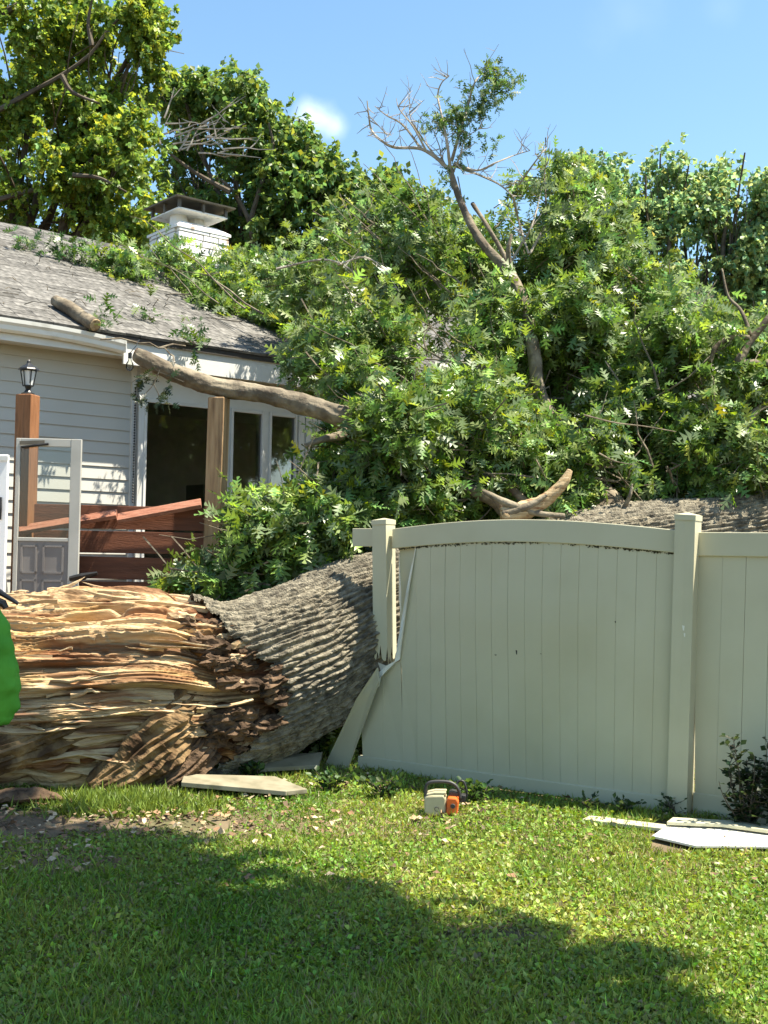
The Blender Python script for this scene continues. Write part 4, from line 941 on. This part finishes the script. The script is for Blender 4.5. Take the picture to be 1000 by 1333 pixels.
# ================================================================== LOOSE FENCE BOARDS, ROD, BARK
def slab(name, label, cat, corners, th, m, z0=None, kids=None):
    c0 = corners[0]; b = MB(); n = len(corners)
    o = b.add([c-c0 for c in corners]+[c-c0+Vector((0,0,th)) for c in corners],[tuple(range(n-1,-1,-1)),tuple(range(n,2*n))]+[(i,(i+1)%n,(i+1)%n+n,i+n) for i in range(n)]).obj(name,m,loc=c0,bevel=.003)
    tag(o,label,cat); return o
def g_(px,py,z): return ground(px,py,z)
slab('fence_rail','long cream fence rail lying on the grass under the trunk','board',[g_(236,1024,.07),g_(372,1036,.03),g_(400,1033,.03),g_(358,1016,.05),g_(240,1013,.07)],.03,'vinyl_shaded')
slab('fence_board','broken pale fence board under the trunk behind the cream rail','board',[at(290,1008,8.3),at(415,1001,8.5),at(420,984,8.65),at(300,992,8.55)],.03,'vinyl_shaded')
slab('fence_board','narrow grey vinyl strip on the ground under the fence bottom rail','board',[g_(758,1071,.03),g_(862,1083,.03),g_(868,1078,.035),g_(768,1066,.035)],.022,'vinyl')
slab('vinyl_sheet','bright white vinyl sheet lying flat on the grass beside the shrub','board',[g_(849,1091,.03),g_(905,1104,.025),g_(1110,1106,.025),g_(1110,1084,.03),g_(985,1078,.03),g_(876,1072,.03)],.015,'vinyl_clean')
rp_ = MB(); p_ = [g_(868,1071,.10),g_(900,1070,.11),g_(945,1074,.11),g_(1010,1083,.09),g_(1080,1090,.09)]
slab('vinyl_channel','grey vinyl channel resting on the white sheet below the shrub','board',[g_(868,1074,.055),g_(940,1077,.055),g_(1000,1085,.055),g_(1100,1093,.055),g_(1100,1087,.055),g_(1002,1079,.055),g_(950,1072,.055),g_(876,1068,.055)],.02,'vinyl')
ro = at(-30,757,7.6); rod = empty('black_rod', ro); tag(rod,'dark round bar resting on the torn wood near the left edge','rod')
MB().tube([at(-30,757,7.6)-ro,at(0,771,7.62)-ro,at(24,786,7.64)-ro],[.02,.02,.012],8).obj('bar','black_metal',rod)
MB().tube([at(-30,772,7.6)-ro,at(5,786,7.6)-ro,at(8,792,7.6)-ro],[.03,.028,.02],8).obj('grip','black_metal',rod)
bk0 = ground(35,1050); bk = empty('bark_slab', bk0); tag(bk,'dark slab of rotten bark on the lawn at lower left of the trunk','bark')
b = MB(); vs_=[]
for q in range(15):
    t = q/14; 
    for k in range(9):
        u_ = k/8-.5; vs_.append(((t-.5)*.62, u_*.22*math.sin(math.pi*min(1,t*1.2+.08)), .035+.05*math.cos(u_*2.6)*math.sin(math.pi*t)+.022*float(fbm(t*6,u_*9,1,3))))
b.add(vs_,[(q*9+k,q*9+k+1,(q+1)*9+k+1,(q+1)*9+k) for q in range(14) for k in range(8)]); o = b.obj('slab','rotten_wood',bk,smooth=False); sm = o.modifiers.new('solid','SOLIDIFY'); sm.thickness = .03
st = ground(48,1046); stn = empty('pale_stone',st); tag(stn,'small pale stone beside the dark bark slab on the lawn','stone')
b = MB(); n1,n2=6,9; b.add([(.035*math.sin(math.pi*q/n1)*math.cos(2*math.pi*k/n2)*(1+.2*math.sin(k*2.1)),.03*math.sin(math.pi*q/n1)*math.sin(2*math.pi*k/n2),.05+.028*math.cos(math.pi*q/n1)) for q in range(n1+1) for k in range(n2)],[(q*n2+k,q*n2+(k+1)%n2,(q+1)*n2+(k+1)%n2,(q+1)*n2+k) for q in range(n1) for k in range(n2)]).obj('stone','painted_stone',stn,smooth=True)

# ================================================================== CHAINSAW
cs = ground(577,1063); saw = empty('chainsaw',(cs.x,cs.y,.0),R(-6)); tag(saw,'cream and orange chainsaw with black handle standing on the grass by the fence','chainsaw')
k_ = cs.y/FPX
def sp_(x): return (x-577)*k_
b = MB(); z0,z1 = .025,.145
pr = [(sp_(553.5),z0+.005),(sp_(560),z0-.01),(sp_(579),z0-.008),(sp_(581),z0+.01),(sp_(581),z1-.02),(sp_(578),z1),(sp_(556),z1-.006),(sp_(553),z1-.02)]
b.prism(pr,-.07,.06,lambda a,z,d: Vector((a,d,z))).obj('engine_case','saw_cream',saw,bevel=.010)
MB().prism([(sp_(555),z1-.012),(sp_(580),z1-.004),(sp_(581),z1+.018),(sp_(566),z1+.016),(sp_(556),z1+.004)],-.06,.05,lambda a,z,d: Vector((a,d,z))).obj('top_cover','saw_cream',saw,bevel=.006)
MB().prism([(sp_(582),z0),(sp_(596),z0+.006),(sp_(597.5),z1-.035),(sp_(594),z1-.012),(sp_(584),z1-.010),(sp_(582),z1-.03)],-.085,.04,lambda a,z,d: Vector((a,d,z))).obj('starter_cover','saw_orange',saw,bevel=.008)
b = MB(); b.tube([(sp_(590),-.084,.085),(sp_(590),-.094,.085)],[.016,.013],12).obj('knob','saw_black',saw)
b = MB(); b.prism([(sp_(584),z1-.01),(sp_(596),z1-.012),(sp_(597),z1+.01),(sp_(588),z1+.02),(sp_(584),z1+.012)],-.03,.05,lambda a,z,d: Vector((a,d,z))).obj('filter_block','saw_black',saw,bevel=.004)
hp = spline([(sp_(554),-.02,.11),(sp_(554),-.02,.175),(sp_(557),-.02,.205),(sp_(566),-.02,.218),(sp_(583),-.02,.218),(sp_(592),-.02,.200),(sp_(597),-.02,.165),(sp_(599),-.02,.115)],30)
MB().tube([Vector(p) for p in hp], .0105, 9).obj('front_handle','saw_black',saw,smooth=True)
gp = spline([(sp_(592),.06,.16),(sp_(594),.07,.20),(sp_(600),.07,.212),(sp_(604),.07,.19),(sp_(607),.07,.13),(sp_(605),.07,.10)],20)
MB().tube([Vector(p) for p in gp], .007, 7).obj('hand_guard','saw_black',saw,smooth=True)
MB().prism([(sp_(597),.09),(sp_(605),.095),(sp_(606),.135),(sp_(600),.14)],-.01,.06,lambda a,z,d: Vector((a,d,z))).obj('clutch_side','saw_black',saw,bevel=.004)
MB().prism([(sp_(585),.05),(sp_(595),.05),(sp_(595),.11),(sp_(585),.11)],.04,.10,lambda a,z,d: Vector((a,d,z))).obj('rear_block','saw_black',saw,bevel=.004)
b = MB(); b.prism([(.03,.06),(.44,.055),(.47,.08),(.44,.115),(.03,.12)],-.003,.003,lambda a,z,d: Vector((sp_(590)+d,.06+a*.35,z))).obj('guide_bar','saw_steel',saw)
for k in range(0): MB().box((sp_(556+k*5.5),-.0725,.11),(sp_(558.5+k*5.5),-.069,.122)).obj('cooling_slot','saw_black',saw)
MB().box((sp_(555),-.066,z1-.010),(sp_(580),.055,z1-.006)).obj('cover_seam','saw_black',saw)
MB().tube([(sp_(586),.05,.06),(sp_(586),.13,.10),(sp_(586),.20,.10),(sp_(586),.22,.05),(sp_(586),.10,.035)],.012,8).obj('rear_handle','saw_black',saw,smooth=True)
b = MB(); rr_=[(sp_(569.5)+.013*math.cos(t*.52),-.0815,.062+.013*math.sin(t*.52)) for t in range(11)]; b.tube(rr_,.0022,5).obj('round_mark','saw_black',saw)

# ================================================================== SHRUB, WEEDS
def leafy_plant(name,label,cat,base,stems,h,spread,L,n,tint0,tpl='diamond',group=None):
    root = empty(name,base); tag(root,label,cat,group); b = MB(); PP=[];DD=[]
    for s_ in range(stems):
        a = random.uniform(0,6.28); e = Vector((math.cos(a)*spread*random.uniform(.2,1),math.sin(a)*spread*.6*random.uniform(.2,1),h*random.uniform(.55,1)))
        p_, r2 = wiggle((random.uniform(-.03,.03),random.uniform(-.03,.03),0), e, .006,.002,9,.10); b.tube(p_, r2, 5)
        for i in range(n):
            k = random.uniform(.12,1)*(len(p_)-1); i0 = min(int(k),len(p_)-2); p = p_[i0].lerp(p_[i0+1],k-i0); a2 = random.uniform(0,6.28)
            d = Vector((math.cos(a2),math.sin(a2),random.uniform(-.1,.9))).normalized()
            if random.random()<.35:
                tp = p+d*random.uniform(.04,.12); b.tube([p,tp],[.003,.0015],3,cap=False)
                for q in range(3): PP.append(p.lerp(tp,.4+.3*q)); DD.append((d+Vector((random.uniform(-.8,.8),random.uniform(-.8,.8),random.uniform(-.2,.6)))).normalized())
            else: PP.append(p); DD.append(d)
    PP=np.array([tuple(p) for p in PP]); DD=np.array([tuple(p) for p in DD])
    link('leaves', leaf_mesh(name,'tree_leaf',tpl,PP,DD,unit(rng.normal(size=PP.shape)*.5+[0,0,1]),L*rng.uniform(.6,1.2,len(PP)),tints(len(PP),tint0,.3,.12)), root)
    b.obj('stem','tree_bark',root); return root
sb_ = ground(972,1086); leafy_plant('shrub','dark green small leaved shrub growing against the fence at the right edge','shrub',(sb_.x,sb_.y,0),15,.56,.20,.045,30,(.022,.040,.014))
sb2 = ground(1012,1088); leafy_plant('shrub','second dark shrub cut by the right edge of the picture','shrub',(sb2.x+.06,sb2.y,0),12,.42,.2,.045,26,(.022,.040,.014))
for px,py,h_,lab in ((875,1066,.14,'low weed at the foot of the right fence post'),(770,1062,.10,'small weed under the fence bottom rail left of the post'),(815,1064,.09,'tiny weed between the fence and the grey vinyl strip')):
    q = ground(px,py); leafy_plant('weed',lab,'weed',(q.x,q.y,0),5,h_,.09,.04,9,(.04,.075,.02),group='weeds along the fence foot')
for i,(px,py,lab) in enumerate(((430,1030,'dark leafy weed where the torn fence meets the ground'),(335,1015,'leafy weed between the boards under the trunk'),(610,1048,'leafy weed right behind the chainsaw'),(505,1040,'leafy weed at the fence foot left of the chainsaw'))):
    q = ground(px,py); leafy_plant('weed',lab,'weed',(q.x,q.y,0),8,.14,.16,.05,10,(.05,.10,.025),'clover',group='weeds along the fence foot')

# ================================================================== PERSON at the left edge
pe = empty('person',(-1.78,4.55,0)); tag(pe,'person in a lime green shirt at the left edge, only one arm showing','person')
sk = {}
vs_ = []; es_ = []; rs_ = []
def jv(p, r, par=None):
    vs_.append(p); rs_.append(r); i = len(vs_)-1
    if par is not None: es_.append((par,i))
    return i
pel = jv((0,0,.95),(.15,.11)); ab = jv((0,.02,1.12),(.14,.10),pel); chst = jv((0,.03,1.32),(.16,.11),ab); nk = jv((0,.02,1.50),(.06,.06),chst); hd0 = jv((0,.05,1.58),(.07,.08),nk); hd1 = jv((0,.06,1.68),(.085,.10),hd0); hd2 = jv((0,.05,1.77),(.06,.07),hd1)
jv((0,.165,1.655),(.014,.014),hd1)
for sg in (-1,1):
    hp_ = jv((sg*.10,0,.90),(.10,.10),pel); kn = jv((sg*.12,.03,.50),(.065,.065),hp_); an = jv((sg*.13,0,.09),(.045,.045),kn); jv((sg*.14,.17,.04),(.04,.03),an)
    sh = jv((sg*.17,.02,1.37),(.06,.06),chst); 
    if sg > 0: el = jv((.262,.0,1.06),(.045,.045),sh); wr = jv((.17,.20,.90),(.03,.026),el)
    else: el = jv((-.27,-.02,1.08),(.045,.045),sh); wr = jv((-.27,.18,.93),(.03,.026),el)
    w_ = Vector(vs_[wr]); fd = (w_-Vector(vs_[el])).normalized(); pm = jv(tuple(w_+fd*.07),(.036,.018),wr)
    for k,(dx,l) in enumerate(((-.03,.07),(-.01,.085),(.01,.08),(.03,.06))):
        a_ = jv(tuple(w_+fd*.10+Vector((dx,0,0))),(.0095,.0095),pm); b_2 = jv(tuple(w_+fd*(.10+l*.55)+Vector((dx,0,-.012))),(.0085,.0085),a_); jv(tuple(w_+fd*(.10+l*.8)+Vector((dx,-.01,-.035))),(.008,.008),b_2)
    a_ = jv(tuple(w_+fd*.04+Vector((-sg*.045,0,-.005))),(.011,.011),wr); jv(tuple(w_+fd*.09+Vector((-sg*.055,0,-.02))),(.009,.009),a_)
me = bpy.data.meshes.new('body'); me.from_pydata(vs_,es_,[]); me.materials.append(M['skin']); bo = link('body',me,pe)
mo = bo.modifiers.new('skin','SKIN'); mo.use_smooth_shade = True
for i,sv in enumerate(me.skin_vertices[0].data): sv.radius = rs_[i]; sv.use_root = (i==pel)
su = bo.modifiers.new('sub','SUBSURF'); su.levels = su.render_levels = 2
def cloth(name, tubes, m, vox=.014):
    b = MB()
    for pts, rad, fl in tubes:
        q = spline([(*p,r_) for p,r_ in zip(pts,rad)],60); q[:,3] += np.array([.007*math.sin(i*.9+.5*math.sin(i*.37)) for i in range(60)])*(name=='shirt')*np.linspace(.2,1,60)
        b.tube([Vector(x[:3]) for x in q], list(q[:,3]), 24, flat=fl)
    o = b.obj(name,m,pe,smooth=True); r_ = o.modifiers.new('remesh','REMESH'); r_.mode='VOXEL'; r_.voxel_size=vox; r_.use_smooth_shade=True
    s_ = o.modifiers.new('smooth','SMOOTH'); s_.iterations=6
    tx = bpy.data.textures.new(name+'_folds','CLOUDS'); tx.noise_scale=.06; d_ = o.modifiers.new('folds','DISPLACE'); d_.texture=tx; d_.strength=.03; d_.mid_level=.5; d_.texture_coords='LOCAL'
    return o
slv = [(.12,.02,1.40),(.20,.01,1.33),(.250,.0,1.20),(.268,.0,1.08),(.262,.0,.985),(.255,.01,.95)]
cloth('shirt',[([(0,.02,.86),(0,.02,1.0),(0,.02,1.2),(0,.03,1.36),(0,.02,1.46),(0,.02,1.51)],[.185,.18,.185,.20,.13,.075],.68),
  (slv,[.08,.085,.088,.092,.082,.066],.95),([(-p[0],p[1],p[2]) for p in slv],[.08,.085,.088,.092,.082,.066],.95)],'shirt_green')
cloth('trousers',[([(0,0,1.0),(0,0,.88)],[.165,.165],.75),([(.08,0,.92),(.115,.03,.5),(.13,0,.10)],[.115,.09,.075],1),([(-.08,0,.92),(-.115,.03,.5),(-.13,0,.10)],[.115,.09,.075],1)],'trousers')
for sg in (-1,1): MB().tube([(sg*.13,-.08,.05),(sg*.13,.0,.06),(sg*.14,.12,.05),(sg*.145,.22,.035)],[.04,.055,.05,.03],12).obj('shoe','shoe',pe,smooth=True)
MB().tube([(0,-.02,1.60),(0,.01,1.70),(0,.02,1.79),(0,.03,1.825)],[.075,.098,.09,.03],14).obj('hair','hair',pe,smooth=True)

# ================================================================== STANDING TREES
def tree(name,label,base,blobs,tint0,L,per,tpl='maple',trunk_r=.3,limbs=None,group='standing trees behind',var=.3,warm=.15,gate=-.12,gs=.8,pale=.0):
    root = empty(name,base); tag(root,label,'tree',group); b0 = Vector(base)
    pos, ld, up, sz, (sp,sd_) = foliage(blobs,per=per,L=L,gate=gate,gscale=gs,seed=base[0],droop=.45,zb=-.12)
    link('crown', leaf_mesh('crown','tree_leaf',tpl,pos-np.array(b0),ld,up,sz,tints(len(pos),tint0,var,warm,pale)), root)
    b = MB(); top = max(x[0][2] for x in blobs); cxm = sum(x[0][0] for x in blobs)/len(blobs); cym = sum(x[0][1] for x in blobs)/len(blobs)
    ht = base[2]+(top-base[2])*.75; p_, r2 = wiggle(b0, (b0.x*.5+cxm*.5,b0.y*.5+cym*.5,ht), trunk_r, trunk_r*.25, 12, .03); b.tube([x-b0 for x in p_], r2, 10)
    for bl in blobs:
        c_ = Vector(bl[0]); k = random.randrange(4,9); q, rr = wiggle(p_[k], c_+Vector((0,0,bl[1][2]*.3)), r2[k]*.55, .03, 9, .08); b.tube([x-b0 for x in q], rr, 6)
        for t in range(5):
            e = c_+Vector([random.gauss(0,.55)*x for x in bl[1]]); q2, r3 = wiggle(q[random.randrange(4,8)], e, .03, .008, 6, .1); b.tube([x-b0 for x in q2], r3, 4)
    if limbs:
        for rows,r0,r1,d in limbs:
            q,_ = pxpath([(a,bb,d,.1) for a,bb in rows], 16); b.tube([x-b0 for x in q],[r0+(r1-r0)*i/15 for i in range(16)],6)
    b.obj('trunk','tree_bark',root); return root, b0
D1 = 23.0
tree('maple_tree','bright yellow green tree filling the upper left corner behind the roof', tuple(Vector((at(-60,600,D1).x,D1,0))),
 [blob(60,40,D1-1,85,55,1.6,520),blob(150,45,D1-1.5,55,45,1.0,260),blob(178,100,D1-1.5,34,34,.6,120),blob(185,30,D1-1.5,28,34,.5,90),blob(20,120,D1-1,60,60,1.5,320),blob(95,150,D1-1.5,65,50,1.2,330),blob(165,185,D1-1.5,48,44,1.0,230),blob(60,225,D1-1.5,85,55,1.5,420),blob(150,245,D1-1.5,58,50,1.2,300),blob(175,300,D1-1.5,50,36,1.0,200),blob(60,280,D1-1,90,40,1.5,300),blob(190,130,D1-1.2,18,14,.4,30),blob(-80,120,D1,90,150,2,400)],
 (.165,.245,.05),.135,15,'maple',.4,[([(-10,148),(40,120),(80,98),(118,70),(140,40),(165,15)],.05,.02,D1-2.0),([(-10,262),(40,248),(85,235),(120,207),(155,180)],.05,.015,D1-2.2),([(80,98),(95,120),(130,135)],.05,.02,D1-2.6),([(120,60),(115,30),(120,0)],.05,.02,D1-2.5),([(95,228),(130,232),(165,250)],.045,.015,D1-2.8),([(0,20),(25,6),(60,-20)],.08,.05,D1-2)],gate=-.07,gs=.9)
D2 = 33.0
mt, mb0 = tree('oak_tree','rounded dark green tree behind the chimney with grey dead twigs', tuple(Vector((at(330,600,D2).x,D2,0))),
 [blob(240,128,D2,38,30,1.2,110),blob(290,130,D2,45,34,1.4,150),blob(345,145,D2,38,32,1.2,130),blob(382,190,D2,34,34,1.2,140),blob(320,190,D2,60,45,1.6,200),blob(420,232,D2,32,32,1.0,130), blob(462,262,D2,34,32,1.0,130),blob(380,250,D2,65,50,1.8,260),blob(250,235,D2+1,50,50,1.4,120),blob(310,260,D2+.5,60,50,1.6,180),blob(270,310,D2,70,45,1.6,240),blob(445,290,D2,40,38,1.2,150),blob(350,320,D2,90,50,1.8,330),blob(225,180,D2+1,30,50,1.0,60)],
 (.12,.195,.052),.20,14,'diamond',.45,[([(330,340),(325,290),(300,245),(270,225)],.09,.03,D2-1.2),([(325,290),(340,240),(355,195),(350,160)],.08,.03,D2-1.2),([(300,250),(255,225),(215,195)],.08,.03,D2-1.4)],gate=-.2,gs=.6,var=.28)
b = MB()
for i in range(26):
    a0 = at(random.uniform(200,300),random.uniform(150,200),D2-1.8); e = a0+Vector((random.uniform(-.2,1.6),0,random.uniform(-.2,.9))); q, rr = wiggle(a0,e,.03,.01,8,.12); b.tube([x-mb0 for x in q], rr, 4)
    e2 = q[4]+Vector((random.uniform(-.5,.7),0,random.uniform(-.2,.6))); q2, rr = wiggle(q[4],e2,.02,.006,6,.12); b.tube([x-mb0 for x in q2], rr, 4)
for rows in (((205,55),(215,62),(228,52),(238,38)),((205,62),(222,66),(240,70)),((208,85),(218,95),(222,102))):
    q,_ = pxpath([(a,bb,D2-2,.1) for a,bb in rows], 9); b.tube([x-mb0 for x in q],[.022-.014*i/8 for i in range(9)],4)
b.obj('dead_twigs','dead_twig',mt)['kind'] = 'stuff'
tree('oak_tree','green tree between the rounded tree and the tall bare bough', tuple(Vector((at(520,600,30).x,30,0))),
 [blob(500,265,30,36,30,1.2,120),blob(470,320,30,60,50,1.5,220),blob(545,300,30,34,36,1.2,120),blob(530,350,30,70,60,1.5,250),blob(590,330,30,50,50,1.4,160),blob(505,238,30,20,12,.6,26)],(.11,.18,.05),.20,13,'diamond',.35,gate=-.2,gs=.6)
D3 = 42.0
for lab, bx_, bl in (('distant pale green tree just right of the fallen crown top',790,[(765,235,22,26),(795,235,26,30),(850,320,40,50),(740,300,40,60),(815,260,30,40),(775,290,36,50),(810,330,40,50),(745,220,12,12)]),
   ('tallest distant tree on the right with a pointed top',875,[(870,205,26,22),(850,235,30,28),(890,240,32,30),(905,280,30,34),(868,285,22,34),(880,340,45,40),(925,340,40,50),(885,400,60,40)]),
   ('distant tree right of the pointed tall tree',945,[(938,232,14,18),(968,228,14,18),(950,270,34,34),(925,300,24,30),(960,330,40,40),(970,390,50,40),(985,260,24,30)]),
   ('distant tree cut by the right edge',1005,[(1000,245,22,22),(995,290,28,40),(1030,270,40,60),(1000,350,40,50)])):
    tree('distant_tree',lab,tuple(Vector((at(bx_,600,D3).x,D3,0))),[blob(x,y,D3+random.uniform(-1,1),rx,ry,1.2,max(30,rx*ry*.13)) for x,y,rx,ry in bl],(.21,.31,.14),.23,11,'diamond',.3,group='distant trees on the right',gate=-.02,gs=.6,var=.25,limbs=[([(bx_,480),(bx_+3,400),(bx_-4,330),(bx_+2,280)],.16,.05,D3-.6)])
# mass of far woodland closing the view
wb = [blob(x,y,50,110,70,3,380) for x,y in ((-100,420),(60,430),(250,420),(430,430),(600,430),(720,430),(860,430),(1000,430),(1100,430),(640,520),(880,520),(1000,520),(300,520),(450,520),(100,520),(1250,430),(1420,430),(1250,520),(1420,520),(1600,470),(-280,450),(-450,450))]
pos, ld, up, sz, _ = foliage(wb,per=5,L=.55,gate=-.3,gscale=.4); 
tag(link('woodland', leaf_mesh('woodland','tree_leaf','diamond',pos,ld,up,sz,tints(len(pos),(.05,.09,.03),.25,.12))),'far green woodland closing the view behind the yard','woodland',kind='stuff')
# tree out of view to the right whose crown shades the near lawn
sk_ = [(-2.3,5.5,.8,9.0),(-1.3,5.35,.7,8.6),(-.7,5.0,.55,8.2),(-.1,4.7,.5,8.0),(.45,4.35,.36,7.8),(-2.1,4.5,.9,9.2),(-1.1,4.4,.8,8.8),(-.2,3.9,.7,8.4),(.45,3.8,.42,8.2),(-2.3,6.5,.38,9.4),(-1.5,6.15,.3,9.0),(-2.9,6.9,.4,9.6),(-2.0,3.5,1.0,9.0),(-.8,3.3,.9,8.6)]
tan_ = math.tan(SUN_EL)
tree('yard_tree','yard tree standing outside the picture whose crown shades the lawn',(5.4,1.2,0),
 [((x+SUN_H.x*h/tan_, y+SUN_H.y*h/tan_, h),(r_*.95,r_,.6),170*r_+30) for x,y,r_,h in sk_],
 (.06,.11,.025),.22,7,'diamond',.22,group='yard trees',gate=-.08,gs=1.4)

# ================================================================== GRASS, CHIPS
def scatter(n, y0, y1, p=1.0):
    u = rng.random(n); y = y0*(y1/y0)**(u**p); hw_ = y*.36+.5; x = (rng.random(n)*2-1)*hw_; k_o = rng.random(n) < .12; x = np.where(k_o, np.sign(x)*(hw_+rng.random(n)*1.6), x); return x, y
def bare(x,y):
    d = fbm(x*1.1+3,y*1.1,5,3)
    a = np.exp(-(((x+2.3)/1.0)**2+((y-6.9)/.5)**2))*1.2 + np.exp(-(((x+.85)/.7)**2+((y-6.95)/.35)**2))*.75 + np.exp(-(((x+1.55)/.45)**2+((y-6.0)/.22)**2))*.6+ np.exp(-(((x-.55)/.2)**2+((y-4.95)/.10)**2))*.7
    return np.clip(a*1.25+.5*d-.10,0,1)
x, y = scatter(225000,3.7,9.2); b_ = bare(x,y); beh = ((x*fn_.x+y*fn_.y) - (FL.x*fn_.x+FL.y*fn_.y)); keep = (rng.random(len(x)) > b_*1.05) & ((beh > -.15) | (rng.random(len(x)) < .25)); 
prx = 500+FPX*x/y; pry = 720+FPX*1.63/y
keep &= ~((prx > 852) & (pry < 1101) & (pry > 1064) & (prx-852 > (pry-1072)*-.0))
x,y = x[keep],y[keep]
cl = sstep(-.25,.2,fbm(x*.9+11,y*.9,3,3) + .25*sstep(-1.2,1.5,x)); isb = rng.random(len(x)) > .22+.45*cl
z = gz(x,y); pz = np.stack([x,y,z],-1)
n1 = isb.sum(); n2 = len(x)-n1
patch = fbm(x*.8,y*.8,9,3); yl = .5+.5*np.clip(patch*1.6,-1,1)
base_t = np.array([.125,.22,.034])[None]*(1-yl[:,None]) + np.array([.25,.31,.06])[None]*yl[:,None]
def grass_obj(name,label,tpl,k,L,dirz,upz,cat):
    n = k.sum(); d = unit(np.stack([rng.normal(size=n),rng.normal(size=n),np.abs(rng.normal(dirz,.35,n))],-1)); up = unit(rng.normal(size=(n,3))*.6+[0,0,upz])
    t = base_t[k]*np.exp(rng.normal(0,.28,(n,1)))*np.exp(rng.normal(0,.12,(n,3)))
    dead = rng.random(n) < .05+.15*b_[keep][k]; t[dead] = np.array([.30,.24,.13])*rng.uniform(.6,1.1,(dead.sum(),1))
    pp = pz[k].copy(); pp[:,2] += rng.random(n)*(.025 if tpl != 'blade' else 0)
    return tag(link(name, leaf_mesh(name,'grass_blade',tpl,pp,d,up,L*rng.uniform(.55,1.25,n),t)),label,cat,kind='stuff')
grass_obj('grass','short mown grass blades of the front lawn','blade',isb,.062,1.0,.2,'grass')
grass_obj('ground_cover','broad leaved ground cover mixed into the lawn','diamond',~isb,.028,.45,1.0,'ground cover')
# taller tuft of fine grass left of the rail, and fence-foot weeds
m_ = 5000; x = rng.normal(0,1,m_); g0 = ground(160,1052); xx = g0.x+x*.25; yy = g0.y+rng.normal(0,.13,m_)
t = np.array([.14,.20,.035])*np.exp(rng.normal(0,.25,(m_,1)))
tag(link('grass_tuft', leaf_mesh('grass_tuft','grass_blade','blade',np.stack([xx,yy,gz(xx,yy)],-1),unit(np.stack([rng.normal(size=m_)*.7,rng.normal(size=m_)*.7,np.ones(m_)],-1)),rng.normal(size=(m_,3)),.10*rng.uniform(.5,1.2,m_),t)),'longer fine grass tuft in front of the trunk base','grass',kind='stuff')
# wood chips and dead leaves
nchip = 4200; x,y = scatter(nchip*4,5.5,8.4); b_2 = bare(x,y); k = rng.random(len(x)) < np.clip(b_2*.8+.04,0,1)*.5*(y>5.6); x,y = x[k],y[k]
cc = np.array([(.35,.25,.14),(.20,.12,.07),(.50,.40,.27),(.28,.16,.09),(.12,.08,.05)])[rng.integers(0,5,len(x))]
tag(link('wood_chips', leaf_mesh('wood_chips','chip','diamond',np.stack([x,y,gz(x,y)+.02+.02*rng.random(len(x))],-1),unit(rng.normal(size=(len(x),3))*[1,1,.25]),unit(rng.normal(size=(len(x),3))*.4+[0,0,1]),rng.uniform(.02,.06,len(x)),cc)),'wood chips and dead leaves scattered on the worn lawn','wood chips',kind='stuff')
tri = sum(len(o.data.loops)-2*len(o.data.polygons) for o in bpy.data.objects if o.type=='MESH')
open('/tmp/tris.txt','w').write(str(tri)) if False else None
